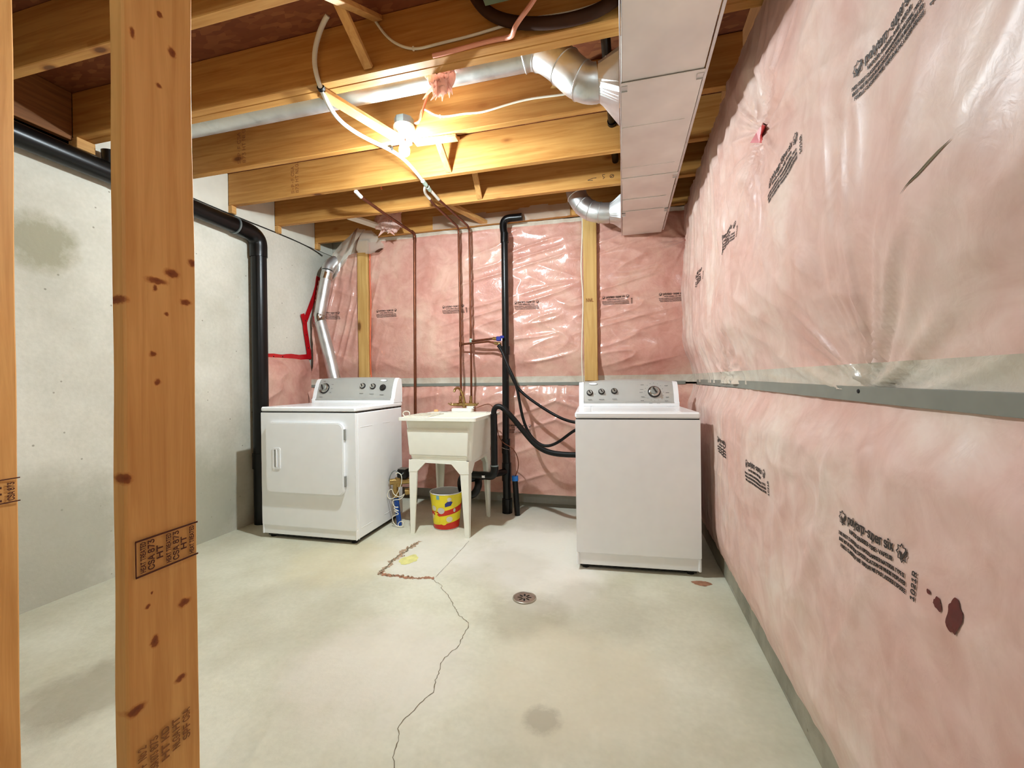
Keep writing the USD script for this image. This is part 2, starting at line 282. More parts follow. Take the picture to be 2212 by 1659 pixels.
mat('bulb_glow', {'e': ('emission', {'color': BULB_COLOR, 'strength': BULB_STRENGTH})}, [], surface='e.emission')
mat('neck_glow', {'e': ('emission', {'color': BULB_COLOR, 'strength': BULB_STRENGTH * NECK})}, [], surface='e.emission')
mat('rear_fill_glow', {'e': ('emission', {'color': (.82, .94, 1.0), 'strength': REAR_FILL_STRENGTH})}, [], surface='e.emission')
Mt = MATS

# ------------------------------------------------------------------ the room shell
XL, XR, YB, ZC = -2.87, 0.56, 3.80, 2.70
YF = -3.2
fl = struct('floor', trimesh.creation.box(bounds=[[XL - .15, YF - .15, -.12], [XR + .15, YB + .15, 0]]), Mt['floor_concrete'])
wl = struct('wall_left', trimesh.creation.box(bounds=[[XL - .15, YF, 0], [XL, YB, 2.40]]), Mt['wall_concrete'])
wb = struct('wall_back', trimesh.creation.box(bounds=[[XL - .15, YB, 0], [XR + .15, YB + .15, 2.70]]), Mt['wall_concrete'])
wr = struct('wall_right', trimesh.creation.box(bounds=[[XR, YF, 0], [XR + .15, YB, 2.70]]), Mt['curb_concrete'])
wf = struct('wall_front', trimesh.creation.box(bounds=[[XL - .15, YF - .15, 0], [XR + .15, YF, 2.70]]), Mt['wall_concrete'])
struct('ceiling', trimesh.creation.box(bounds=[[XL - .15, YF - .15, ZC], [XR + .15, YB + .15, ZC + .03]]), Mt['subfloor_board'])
cm = bx(.535, .60, -1.5, 3.79, 0, .135, .006).subdivide_to_size(.05)
cm.vertices = cm.vertices + np.where((cm.vertices[:, [2]] > .01), (fbm(cm.vertices * 9, 3, 5) - .5)[:, None] * np.array([.014, 0, .014]), 0)
struct('trim_1', cm, Mt['curb_concrete'], 50, label='rough grey concrete curb along the foot of the right wall')
# sill and rim boards that close the joist bays along the left wall
def sub(base, name, mesh, m, label=None, smooth=35):
    p = str(base.GetPath()); q = p + '/' + numbered(p, name); g = usdkit.mesh(stage, q, tm(mesh), m, smooth); keys(g.GetPrim(), label); return g.GetPrim()

# floor marks: the crack, the rough edge of a patched square, the yellow stain
rng = np.random.default_rng(7)
def ribbon(pts, w, z, jit=.006, step=.012, seed=1, wj=.4):
    pts = np.array(pts, float); L = np.r_[0, np.cumsum(np.linalg.norm(np.diff(pts, axis=0), axis=1))]; s = np.arange(0, L[-1], step); s = np.r_[s, L[-1]]
    P = np.c_[np.interp(s, L, pts[:, 0]), np.interp(s, L, pts[:, 1])]; r = np.random.default_rng(seed)
    d = np.gradient(P, axis=0); d /= np.linalg.norm(d, axis=1, keepdims=True); nrm = np.c_[-d[:, 1], d[:, 0]]
    k = np.convolve(r.normal(0, 1, len(s) + 4), np.ones(5) / 3, 'valid') * jit; P = P + nrm * k[:, None]
    ww = w * (1 + wj * r.uniform(-1, 1, len(s)))[:, None] / 2
    V = np.vstack([np.c_[P + nrm * ww, np.full(len(s), z)], np.c_[P - nrm * ww, np.full(len(s), z)]]); n = len(s); i = np.arange(n - 1)
    return trimesh.Trimesh(V, np.vstack([np.c_[i, i + n, i + 1], np.c_[i + 1, i + n, i + n + 1]]), process=False)
CR = [(-1.045, 2.223), (-.97, 2.15), (-.903, 2.069), (-.84, 1.99), (-.80, 1.94), (-.703, 1.854), (-.69, 1.75), (-.675, 1.684), (-.70, 1.61), (-.709, 1.57), (-.70, 1.53), (-.693, 1.491), (-.68, 1.42), (-.689, 1.349), (-.70, 1.30), (-.709, 1.272), (-.716, 1.232), (-.69, 1.192), (-.68, 1.15), (-.666, 1.102), (-.65, .9), (-.60, .6)]
# crack positions were measured for a camera height of 1.12 m
sub(fl, 'crack', ribbon(CR, .0026, .0008, .007, seed=3), Mt['crack_dark'], 'thin crack wandering across the concrete')
sub(fl, 'crack', ribbon([(-1.05, 2.80), (-1.045, 2.52), (-1.045, 2.24)], .0022, .0008, .002, seed=4), Mt['crack_dark'], 'straight saw cut from the sink to the patch')
PT = [(-1.387, 2.72), (-1.40, 2.47), (-1.387, 2.216), (-1.286, 2.197), (-1.148, 2.211), (-1.045, 2.223)]
sub(fl, 'patch_edge', ribbon(PT[:3], .030, .0010, .012, .008, 11, .6), Mt['rubble'], 'broken edge of the patched square')
sub(fl, 'patch_edge', ribbon(PT[2:], .022, .0010, .009, .008, 12, .7), Mt['rust'], 'rusty broken edge of the patched square')
sub(fl, 'patch_edge', ribbon([(-1.395, 2.70), (-1.405, 2.47), (-1.395, 2.23)], .008, .0016, .008, .008, 13, .8), Mt['crack_dark'])
def blob(cx, cy, rx, ry, z, seed, n=40):
    a = np.linspace(0, 2 * np.pi, n, endpoint=False); r = .6 + .8 * fbm(np.c_[np.cos(a) * 1.6 + 9, np.sin(a) * 1.6 + 9, np.full(n, seed)], 3, seed)
    return Polygon(np.c_[cx + rx * r * np.cos(a), cy + ry * r * np.sin(a)])
def flat(poly, z):
    v, f = trimesh.creation.triangulate_polygon(poly, engine='earcut'); return trimesh.Trimesh(np.c_[v, np.full(len(v), z)], f, process=False)
sub(fl, 'paint_stain', flat(blob(-1.31, 2.42, .055, .075, 0, 3), .0007), Mt['yellow_stain'], 'yellow paint stain inside the patched square')
sub(fl, 'rust_stain', flat(blob(.40, 2.50, .05, .03, 0, 4), .0007), Mt['rust'], 'rust stain by the foot of the washer')
deb = []
for i in range(26):
    t = rng.uniform(0, 1); p = (-1.40 + rng.normal(0, .012), 2.22 + .5 * t) if i % 2 else (-1.39 + .34 * t, 2.205 + rng.normal(0, .008))
    s = rng.uniform(.003, .008); q = trimesh.creation.icosphere(1, s); q.vertices *= rng.uniform(.6, 1.2, q.vertices.shape); q.apply_translation([*p, s * .4]); deb.append(q)
sub(fl, 'rubble', cat_(deb), Mt['rubble'], 'crumbs of concrete along the patch edge').SetCustomDataByKey('kind', 'stuff')

# ------------------------------------------------------------------ joists, sill, braces, studs
ZB = 2.46
J = [('joist_0', 1.235, .045, 'wooden floor joist nearest the camera, crossing the top left corner behind the studs'),
     ('joist_1', 1.655, .085, 'doubled wooden floor joist in front of the round duct, white cable stapled to its face'),
     ('joist_2', 2.165, .040, 'wooden floor joist right behind the bare bulb and the lamp box'),
     ('joist_3', 2.600, .040, 'bright wooden floor joist behind the bulb, with white water tube crossing under it'),
     ('joist_4', 3.045, .040, 'wooden floor joist with pencil marks, star shaped shadow and copper pipes under it'),
     ('joist_5', 3.535, .040, 'last wooden floor joist, above the pink wall and the top of the black drain stack')]
joists = []
for n, y, w, lab in J:
    t = thing('floor_joist', lab, 'joist', (-1.155, y + w / 2, ZB), group='floor joists')
    if n == 'joist_1':
        part(t, 'plank', bx(XL + .002, XR - .002, y, y + w / 2 - .0003, ZB, ZC - .002, .003), Mt['joist_wood']); part(t, 'plank', bx(XL + .002, XR - .002, y + w / 2 + .0003, y + w, ZB, ZC - .002, .003), Mt['joist_wood'])
    else:
        part(t, 'plank', bx(XL + .002, XR - .002, y, y + w, ZB, ZC - .002, .003), Mt['joist_wood'])
    joists.append(t)
for y, o in ((.75, 'first'), (.26, 'second'), (-.23, 'third'), (-.72, 'fourth'), (-1.3, 'fifth'), (-1.9, 'sixth'), (-2.5, 'seventh')):
    t = thing('floor_joist', f'wooden floor joist over and behind the camera, {o} one back from the picture', 'joist', (-1.155, y, ZB), group='floor joists behind the camera')
    part(t, 'plank', bx(XL + .002, XR - .002, y, y + .04, ZB, ZC - .002, .003), Mt['joist_wood'])
def stamp_face(t, lines, x0, z0, y, size, m, gap=1.45):      # vertical lettering on a joist face (facing -y)
    ms = []
    for i, s in enumerate(lines):
        q = txt(s, size, None); q.apply_transform(trimesh.transformations.rotation_matrix(math.pi / 2, [0, 0, 1])); v = q.vertices.copy()
        q.vertices = np.c_[x0 + i * size * gap + v[:, 0], y - .0004 - v[:, 2], z0 + v[:, 1]]; ms.append(q)
    part(t, 'stamp', cat_(ms), m, smooth=False, label='brown grade stamp')
stamp_face(joists[2], ['S-P-F CSA', '873 HT NLGA'], -2.285, 2.485, 2.165, .026, Mt['faded_stamp'])
stamp_face(joists[3], ['S-P-F CSA', '873 HT NLGA'], -2.275, 2.480, 2.600, .026, Mt['faded_stamp'])
part(joists[4], 'pencil_mark', cat_([tube([(-.225, 3.0440, 2.507), (-.19, 3.0440, 2.517), (-.165, 3.0440, 2.516)], .0015, 6), tube([(-.225, 3.0440, 2.507), (-.19, 3.044, 2.503)], .0015, 6),
    tube([(-.105, 3.044, 2.532), (-.125, 3.044, 2.531), (-.12, 3.044, 2.518), (-.108, 3.044, 2.513), (-.12, 3.044, 2.503)], .0015, 6),
    tube([(-.06 + .013 * math.cos(a), 3.044, 2.515 + .011 * math.sin(a)) for a in np.linspace(0, 6.3, 16)], .0015, 6), tube([(-.07, 3.044, 2.508), (-.05, 3.044, 2.523)], .0015, 6)]), Mt['ink'], label='pencilled arrow and marks')
# sill blocks under the joist ends and closing boards between them
for i, (n, y, w, lab) in enumerate(J):
    single('sill_block', ('dark ' if i < 2 else 'pale ') + f'wooden sill block under the left end of the ' + ['joist nearest the camera', 'doubled joist', 'joist behind the lamp box', 'joist behind the bulb', 'joist with pencil marks', 'last joist before the pink wall'][i], 'block', bx(XL - .03, XL + .035, y, y + w, 2.401, ZB - .001, .002), Mt['brace_wood'], group='sill blocks on the left wall')
bays = [(1.28, 1.655), (1.74, 2.165), (2.205, 2.60), (2.64, 3.045), (3.085, 3.535), (3.575, 3.795)]
for i, (a, b) in enumerate(bays):
    dark = i == 0
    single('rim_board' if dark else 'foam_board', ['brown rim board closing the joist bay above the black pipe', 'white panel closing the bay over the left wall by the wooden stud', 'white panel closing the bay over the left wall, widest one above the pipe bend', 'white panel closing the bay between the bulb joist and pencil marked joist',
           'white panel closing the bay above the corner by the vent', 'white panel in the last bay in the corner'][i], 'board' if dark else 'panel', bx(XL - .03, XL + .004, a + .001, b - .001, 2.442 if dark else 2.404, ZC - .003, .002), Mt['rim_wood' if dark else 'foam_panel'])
for i, (a, b) in enumerate(bays):
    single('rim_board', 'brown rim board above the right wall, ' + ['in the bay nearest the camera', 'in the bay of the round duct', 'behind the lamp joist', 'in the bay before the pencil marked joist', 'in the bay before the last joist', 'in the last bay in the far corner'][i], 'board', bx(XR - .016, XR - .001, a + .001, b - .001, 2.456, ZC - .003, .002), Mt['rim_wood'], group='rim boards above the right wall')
# diagonal bridging between the joists
def brace(label, p, q, w=.04, h=.02, m='brace_wood'):
    single('bridging_brace', label, 'brace', beam(p, q, w, h), Mt[m], group='wooden braces between joists')
brace('wooden diagonal brace in front of the doubled joist, top centre left', (-1.05, 1.647, 2.475), (-1.05, 1.29, 2.675))
brace('white lit wooden brace end under the nearest joist at the top edge', (-1.00, 1.287, 2.475), (-1.00, 1.645, 2.675))
brace('flat wooden board holding the lamp box, from doubled joist to next joist', (-1.325, 1.69, 2.448), (-1.155, 2.20, 2.448), .062, .02)
brace('short flat wooden board under the joist right of the bulb', (-1.11, 2.19, 2.449), (-.865, 2.205, 2.449), .05, .018)
brace('wooden diagonal brace just right of the bulb', (-1.06, 2.207, 2.68), (-1.08, 2.598, 2.475))
brace('wooden cross brace behind the bulb, rising to the next joist', (-1.00, 2.207, 2.475), (-1.02, 2.598, 2.68))
brace('wooden diagonal brace between bulb joist and pencil marked joist', (-.96, 2.642, 2.68), (-1.02, 3.043, 2.475))
brace('long wooden brace by the copper pair, in front of the last joist', (-1.32, 3.088, 2.50), (-1.135, 3.533, 2.475), .055, .03)
brace('wooden brace left of the hanging pink tuft, coloured white for its lit underside', (-2.16, 3.09, 2.475), (-2.02, 3.533, 2.49), .09, .02, 'foam_panel')  # light wood; the light on its underside is put into the white

def stud(x0, x1, y0, y1, z0, z1, label, m, name='wall_stud', grp=None, lean=0.0):
    t = thing(name, label, 'stud', ((x0 + x1) / 2, (y0 + y1) / 2, z0), group=grp); mesh = bx(x0, x1, y0, y1, z0, z1, .004).subdivide_to_size(.12)
    v = mesh.vertices; mesh.vertices = v + (fbm(v * np.array([9, 9, 2.2]) + 3, 2, 8) - .5)[:, None] * np.array([.006, .006, 0]) + np.c_[0 * v[:, 0], (v[:, 2] - 1.1) * lean, 0 * v[:, 0]]
    part(t, 'timber', mesh, Mt[m], smooth=30); return t
def side_text(t, s, size, x, y, z, m, width=None, bold=False, tilt=0.0):    # lettering on a stud face looking +x; reads upward along z, letter tops towards -y
    q = txt(s, size, width, bold); v = q.vertices.copy(); q.vertices = np.c_[x + .0012 + v[:, 2], y - v[:, 1], z + v[:, 0]]
    return q
s1 = stud(-1.053, -1.015, 0.668, .824, 0, ZB, 'large rough wooden stud in the left foreground with a dark grade stamp', 'post_wood', 'framing_stud', 'bare studs in the left foreground', .006)
X1 = -1.0122
ms = [bx(X1, X1 + .0012, .680, .818, z - .0018, z + .0018, 0) for z in (.705, .782)] + [bx(X1, X1 + .0012, .6795, .6815, .705, .782, 0)]
for i, (s, b) in enumerate([('HEAT TREATED', 0), ('CSA 873', 1), ('HT', 1), ('HEAT TREATED', 0), ('CSA 873', 1), ('HT', 1), ('HEAT TREATED', 0)]):
    w = {'HT': .030}.get(s, .066); ms.append(side_text(s1, s, .013 if b else .010, X1 - .001, .700 + i * .0180, .711 + (.018 if s == 'HT' else 0), None, w, True))
part(s1, 'grade_stamp', cat_(ms), Mt['stamp_ink'], smooth=False, label='dark brown framed stamp reading HEAT TREATED CSA 873 HT')
ms = []
for i, s in enumerate(['S-P-F', 'CSA 873', 'HT', 'NLGA', 'SPF']): ms.append(side_text(s1, s, .016, X1 - .001, .695 + i * .024, .262 + .004 * i, None, .036 + .004 * (i % 2), True)); ms.append(side_text(s1, ['No 2', '873', 'KD', 'HT', 'CSA'][i], .016, X1 - .001, .695 + i * .024, .308 + .003 * i, None, .028, True))
part(s1, 'grade_stamp', cat_(ms), Mt['faded_stamp'], smooth=False, label='worn brown lettering near the bottom of the frame')
s2 = stud(-1.702, -1.664, 0.668, .824, 0, ZB, 'wooden stud cut off by the left edge of the picture', 'stud_wood', 'framing_stud', 'bare studs in the left foreground', .006)
X2 = -1.6612
ms = [bx(X2, X2 + .0012, .680, .824, z - .0015, z + .0015, 0) for z in (.795, .860)]
for i, s in enumerate(['HT', 'CSA 873', 'HEAT TREATED', 'HT', 'CSA 873']): ms.append(side_text(s2, s, .014, X2 - .001, .708 + i * .026, .80, None, .05, True))
part(s2, 'grade_stamp', cat_(ms), Mt['stamp_ink'], smooth=False, label='brown framed stamp')
single('stud_plate', 'wooden bottom plate under the two bare studs', 'plate', bx(XL + .003, -1.0, .668, .808, 0, .0005 + .0005, 0), Mt['stud_wood']) if False else None
s3 = stud(-2.415, -2.305, 3.545, 3.582, 1.125, 2.44, 'pale furring stud on the back wall behind the dryer, orange cable beside it', 'pale_wood', 'furring_stud', 'furring studs on the pink back wall')
s4 = stud(-.305, -.197, 3.545, 3.582, 1.10, 2.452, 'pale furring stud on the back wall behind the washer, white cable beside it', 'pale_wood', 'furring_stud', 'furring studs on the pink back wall')
q = txt('NML', .03, .06); v = q.vertices.copy(); q.vertices = np.c_[-.285 + v[:, 0], 3.5425 - v[:, 2], 1.745 + v[:, 1]]
part(s4, 'pencil_mark', q, Mt['faded_stamp'], smooth=False)

# ------------------------------------------------------------------ insulation blankets
def pinch(a, b, a0, b0, L, amp, k, seed, pw=1.0):
    da, db = a - a0, b - b0; r = np.hypot(da, db) + 1e-4; th = np.arctan2(db, da)
    w = ridged(np.c_[np.cos(th) * k + 20, np.sin(th) * k + 20, r * 1.2 + seed], seed) ** 2
    return np.exp(-(r / L) ** pw), w * amp * np.exp(-r / (L * 2.2)) * sm(r / .03)
def wrinkle(p, sc, seed, amp, pw=2): return amp * ridged(np.asarray(p) * np.array(sc), seed) ** pw
def XRU(y, z):                                              # right wall, upper blanket
    t = sm((z - 1.11) / .34); top = sm((2.62 - z) / .5)
    b = (.050 + .022 * sm((y - 1.4) / .6)) * t * (.5 + .5 * top) + .026 * (fbm(np.c_[y * 1.5, z * 1.7, 0 * y], 3, 3) - .5) * t
    e, w = pinch(y, z, 1.735, 2.005, .17, .034, 6.0, 11); b = b * (1 - .85 * e) + w
    e, w = pinch(y, z, 1.15, 1.09, .45, .026, 3.0, 12); b = b + w * .8 - .008 * e; e, w = pinch(y, z, 1.15, 1.06, .55, .014, 8.0, 51); b = b + w
    e, w = pinch(y, z, 3.58, 2.2, .15, .02, 5, 13); b = b * (1 - .7 * e) + w
    e, w = pinch(y, z, 2.45, 1.12, .18, .022, 5, 15); b = b + w
    far = sm((y - 1.75) / .5); lean = (z - 1.4) * .10
    b = b + far * wrinkle(np.c_[y + lean, z, 0 * y], (21, 1.5, 1), 4, .012) * sm((z - 1.10) / .1) + far * wrinkle(np.c_[y - lean * 2, z, 0 * y], (9, 1.1, 1), 9, .016)
    b = b + (1 - far) * wrinkle(np.c_[(y + z * .8), (z - y * .8), 0 * y], (1.2, 4.0, 1), 6, .012, 1.5) * t
    b = b + .004 * wrinkle(np.c_[y, z, 0 * y], (5, 8, 1), 21, 1.0)
    return .548 - b
def XRL(y, z):                                              # right wall, lower blanket
    t = sm((1.072 - z) / .16) * sm((z - .04) / .24)
    b = .045 * t + .030 * (fbm(np.c_[y * 1.8, z * 2.0, 0 * y + 5], 3, 4) - .5) * t
    e, w = pinch(y, z, 1.15, 1.12, .40, .014, 5.0, 54); b = b + w * sm((1.06 - z) / .12)
    top = sm((z - .45) / .5); far = sm((y - 1.7) / .4)
    b = b + (top * .6 + .4) * far * wrinkle(np.c_[y, z, 0 * y], (24, 1.6, 1), 5, .010) + (1 - far) * wrinkle(np.c_[y + z * .5, z - y * .3, 0 * y], (4, 3, 1), 7, .012) * t
    b = b + .005 * wrinkle(np.c_[y, z, 0 * y], (9, 9, 1), 22, 1.0)
    return .540 - b
def print_block(uid=True):
    ms = []
    ms.append((txt('polytarp-super six', .019, .168, True), .038, .066))
    for x in (0.0, .214):
        a = np.linspace(0, 2 * np.pi, 17)[:-1]; rr = np.where(np.arange(16) % 2 == 0, .016, .0115); star = Polygon(np.c_[x + .016 + rr * np.sin(a), .072 + rr * np.cos(a) * 1.1])
        ms.append((trimesh.creation.extrude_polygon(star.difference(star.buffer(-.0016)), .0006, engine='earcut'), 0, 0))
        ck = LineString([(x + .010, .074), (x + .015, .062), (x + .029, .080)]).buffer(.0022, cap_style=2)
        ms.append((trimesh.creation.extrude_polygon(ck, .0006, engine='earcut'), 0, 0))
    ms.append((txt('VAPOUR-BARRIER-PARE-VAPEUR', .0085, .158, True), .045, .047))
    ms.append((txt('THIS SHEET CLASSIFIED AS A VAPOUR BARRIER MATERIAL TYPE II', .0075, .238, True), 0, .031))
    ms.append((txt('MUST NOT BE USED IN AN EXPOSED LOCATION OR WHERE DISPLAYED', .0075, .238, True), .004, .018))
    ms.append((txt('FEUILLE CLASSIFIEE PARE-VAPEUR NE PAS LAISSER EXPOSEE', .0075, .232, True), .012, .005))
    out = []
    for m, dx, dz in ms: m = m.copy(); m.apply_translation([dx, dz, 0]); out.append(m)
    if uid:
        m = txt('1021R', .012, .050, True); m.apply_transform(trimesh.transformations.rotation_matrix(math.pi / 2, [0, 0, 1])); m.apply_translation([.272, .004, 0]); out.append(m)
    return cat_(out)
PB = print_block(); PB2 = print_block(False)
def conform_right(m, fn, y0, z0, s=1.0, off=.0016, dz=0.0):
    v = m.vertices * s; y = y0 - v[:, 0]; z = z0 + v[:, 1] + dz * v[:, 0]; return flip(flip(trimesh.Trimesh(np.c_[fn(y, z) - off - v[:, 2], y, z], m.faces.copy(), process=False)))
ys = np.r_[np.arange(-1.6, .3, .05), np.arange(.3, 3.66, .010)]
def smesh(fn, ys, zs, mask=None): return flip(grid(lambda y, z: np.c_[fn(y, z), y, z], ys, zs, mask))
ru = thing('insulation_blanket', 'pink insulation behind clear plastic on the right wall, above the grey strap', 'insulation', (.50, 1.5, 1.11), group='insulation blankets')
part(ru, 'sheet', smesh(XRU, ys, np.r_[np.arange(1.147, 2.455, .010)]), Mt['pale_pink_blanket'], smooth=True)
part(ru, 'film_edge', smesh(XRU, ys, np.linspace(1.085, 1.147, 8)), Mt['white_film_edge'], smooth=True, label='empty whitish edge of the film above the strap')
for y0, z0, dz in ((1.055, 1.685, 0), (1.60, 1.685, .18), (2.20, 1.68, .05), (2.98, 1.69, .02)): part(ru, 'printed_text', conform_right(PB, XRU, y0, z0, .95, dz=dz), Mt['ink'], smooth=False)
rl = thing('insulation_blanket', 'pink insulation behind clear plastic on the right wall, below the grey strap', 'insulation', (.51, 1.5, .13), group='insulation blankets')
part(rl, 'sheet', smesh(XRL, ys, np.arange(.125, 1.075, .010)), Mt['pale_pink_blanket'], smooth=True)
for y0, z0, uid in ((1.150, .722, 1), (1.91, .70, 1), (2.50, .715, 0)): part(rl, 'printed_text', conform_right(PB if uid else PB2, XRL, y0, z0, 1.0, dz=.02), Mt['ink'], smooth=False)

def smear(cy, cz, ry, rz, seed, fn):
    p = blob(0, 0, ry, rz, 0, seed); v, f = trimesh.creation.triangulate_polygon(p, engine='earcut'); q = trimesh.Trimesh(np.c_[v, 0 * v[:, 0]], f).subdivide().subdivide(); return conform_right(q, fn, cy, cz, 1.0, .0015)
part(rl, 'smear', cat_([smear(.785, .757, .016, .026, 5, XRL), smear(.822, .757, .010, .010, 6, XRL), smear(.845, .765, .005, .004, 7, XRL)]), Mt['red_smear'], smooth=False, label='dark red smear')
pt = np.array([(0, 0), (.02, .006), (.05, .010), (.075, .016), (.10, .022), (.13, .030), (.10, .027), (.075, .022), (.05, .015), (.02, .008)]); v, f = trimesh.creation.triangulate_polygon(Polygon(pt), engine='earcut')
part(ru, 'slit', conform_right(trimesh.Trimesh(np.c_[v, 0 * v[:, 0]], f).subdivide(), XRU, .90, 1.435, 1.0, .0015), Mt['crack_dark'], smooth=False, label='narrow dark slit in the plastic')
st = thing('grey_strap', 'long grey strap pinching the plastic along the right wall', 'strap', (.53, 1.5, 1.06), group='grey straps across the insulation')
def straptop(y): return 1.093 + .010 * sm((y - .8) / 1.8)
pts = np.arange(-1.6, 3.6, .2)
part(st, 'strip', flip(grid(lambda a, k: np.c_[np.array([.541, .5275, .527, .527, .5275, .541])[k.astype(int)], a, straptop(a) + np.array([0, 0, -.0015, -.0335, -.035, -.035])[k.astype(int)]], pts, np.arange(6.))), Mt['strap_metal'], smooth=20)
part(st, 'screw', lathe([(0, .001), (.004, .001), (.005, 0), (.005, -.004)], 12, at=(0, 0, 0)).apply_transform(trimesh.transformations.rotation_matrix(-math.pi / 2, [0, 1, 0])).apply_translation([.526, 1.16, 1.083]), Mt['dark'], label='dark screw head')
def tapeblob(cx, cy, cz, ry, rz, axis, seed):
    a = np.linspace(0, 2 * np.pi, 9)[:-1]; r = .75 + .5 * np.random.default_rng(seed).random(8); p = Polygon(np.c_[ry * r * np.cos(a), rz * r * np.sin(a)])
    return p
p = tapeblob(0, 0, 0, .048, .032, 0, 4); q = trimesh.creation.extrude_polygon(p, .004, engine='earcut'); v = q.vertices.copy(); q.vertices = np.c_[XRU(1.735 + v[:, 0], 2.0 + v[:, 1]) - v[:, 2] - .009, 1.735 + v[:, 0], 2.0 + v[:, 1]]
single('red_tape_patch', 'small red tape patch gathering the plastic on the upper right wall', 'tape', q, Mt['red_tape'], smooth=False)

# back wall: plan line that turns the corner onto the left wall
PL = CubicSpline([0, .10, .21, .34, .48, 3.50], np.array([(-2.862, 3.36), (-2.845, 3.46), (-2.775, 3.55), (-2.655, 3.605), (-2.52, 3.625), (.50, 3.625)]), bc_type='natural')
cor = np.array([(-2.862, 3.36), (-2.850, 3.46), (-2.790, 3.55), (-2.68, 3.605), (-2.52, 3.625), (.62, 3.625)]); corL = np.r_[0, np.cumsum(np.linalg.norm(np.diff(cor, axis=0), axis=1))]
def plan(u):
    uu = u[:, None] + np.linspace(-.06, .06, 9)[None]; P = np.stack([np.interp(uu, corL, cor[:, k]) for k in (0, 1)], -1).mean(1)
    e = .004; A = np.stack([np.interp(u[:, None] + e + np.linspace(-.06, .06, 9), corL, cor[:, k]).mean(1) for k in (0, 1)], -1); d = A - P; d /= np.maximum(np.linalg.norm(d, axis=1, keepdims=True), 1e-9)
    return P, np.c_[d[:, 1], -d[:, 0]]
u_of = lambda x: corL[4] + (x + 2.52)
def BU(u, z):
    x = u - corL[4] - 2.52; P, N = plan(u)
    t = sm((z - 1.11) / .20); s = .035 * t
    for xs in (-2.36, -.25): s = s - .03 * np.exp(-((x - xs) / .05) ** 2) * t
    s = s + .028 * (fbm(np.c_[x * 1.8, z * 1.8, 0 * x + 2], 3, 6) - .5) * t
    mid = np.exp(-((x + .75) / .45) ** 2) + np.exp(-((x + 1.3) / .25) ** 2) * .7 + np.exp(-((x - .1) / .25) ** 2) * .8
    s = s + wrinkle(np.c_[x + z * .1, z - x * .22, 0 * x], (2.2, 13, 1), 31, .020, 3) * np.clip(mid, 0, 1.2) * t
    lft = sm((-2.05 - x) / .4); s = s + lft * wrinkle(np.c_[x - z * .28, z, 0 * x], (17, 1.2, 1), 32, .018) * t
    s = s + wrinkle(np.c_[x - z * .5, z + x * .4, 0 * x], (3, 8, 1), 33, .010) * t
    e, w = pinch(x, z, .50, 2.2, .16, .02, 5, 34); s = s * (1 - .6 * e) + w
    s = s - .02 * sm((z - 2.40) / .06)
    s = np.maximum(s, -.02)
    return np.c_[P + N * s[:, None], z]
def BL(u, z):
    x = u - corL[4] - 2.52; P, N = plan(u); t = sm((1.072 - z) / .10) * (.35 + .65 * sm((z - .10) / .3)); s = .030 * t
    s = s + .03 * (fbm(np.c_[x * 2, z * 2.2, 0 * x + 8], 3, 7) - .5) * t
    s = s + wrinkle(np.c_[x, z + .35 * np.abs(x + .55), 0 * x], (2.5, 7, 1), 35, .020, 3) * t + wrinkle(np.c_[x, z, 0 * x], (18, 2, 1), 36, .008) * sm((z - .7) / .3)
    return np.c_[P + N * s[:, None], z]
us = np.arange(0, u_of(.557), .010)
bu = thing('insulation_blanket', 'pink insulation behind shiny plastic on the back wall, above the strap', 'insulation', (-1.1, 3.6, 1.1), group='insulation blankets')
def bmask(u, z): return (u > np.interp(z, [1.0, 1.36, 1.72, 2.08, 2.12, 2.30, 2.35, 2.5], [.05, .05, .06, .14, .30, .34, .40, .52]))
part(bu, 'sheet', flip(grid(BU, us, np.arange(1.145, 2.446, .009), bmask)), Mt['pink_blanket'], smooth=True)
part(bu, 'film_edge', flip(grid(BU, us, np.linspace(1.085, 1.145, 6))), Mt['white_film_edge'], smooth=True, label='empty whitish edge of the film above the strap')
part(bu, 'top_edge', flip(grid(lambda u, z: BU(u, np.minimum(z, 2.446)) * [1, 1, 0] + np.c_[0 * z, -(z - 2.44) * .9 - .004 - .008 * noise(np.c_[u * 9, z * 30, 0 * u], 3), z], np.arange(u_of(-2.30), u_of(.50), .01), np.linspace(2.43, 2.458, 5))), Mt['white_film_edge'], smooth=True, label='whitish folded top edge')
bl = thing('insulation_blanket', 'pink insulation behind plastic on the back wall, below the strap, behind the sink', 'insulation', (-1.1, 3.6, .12), group='insulation blankets')
part(bl, 'sheet', flip(grid(BL, us, np.arange(.13, 1.075, .010))), Mt['pink_blanket'], smooth=True)
def conform_back(m, fn, x0, z0, s=1.0, off=.0022):
    v = m.vertices * s; u = u_of(x0 + v[:, 0]); z = z0 + v[:, 1]; Q = fn(u, z); P, N = plan(u); Q[:, :2] += N * (off + v[:, 2])[:, None]; return trimesh.Trimesh(Q, m.faces.copy(), process=False)
for x0, uid in ((-2.84, 0), (-2.245, 0), (-1.57, 1), (-.90, 0), (-.16, 1), (.28, 0)): part(bu, 'printed_text', conform_back(PB if uid else PB2, BU, x0, 1.715, .88), Mt['ink'], smooth=False)
part(bl, 'printed_text', conform_back(PB2, BL, -.985, .655, .9), Mt['ink'], smooth=False)
sb = thing('grey_strap', 'dark grey strap pinching the plastic along the back wall', 'strap', (-1.1, 3.62, 1.05), group='grey straps across the insulation')
us2 = np.arange(.05, u_of(.545), .08); Pp, Nn = plan(us2)
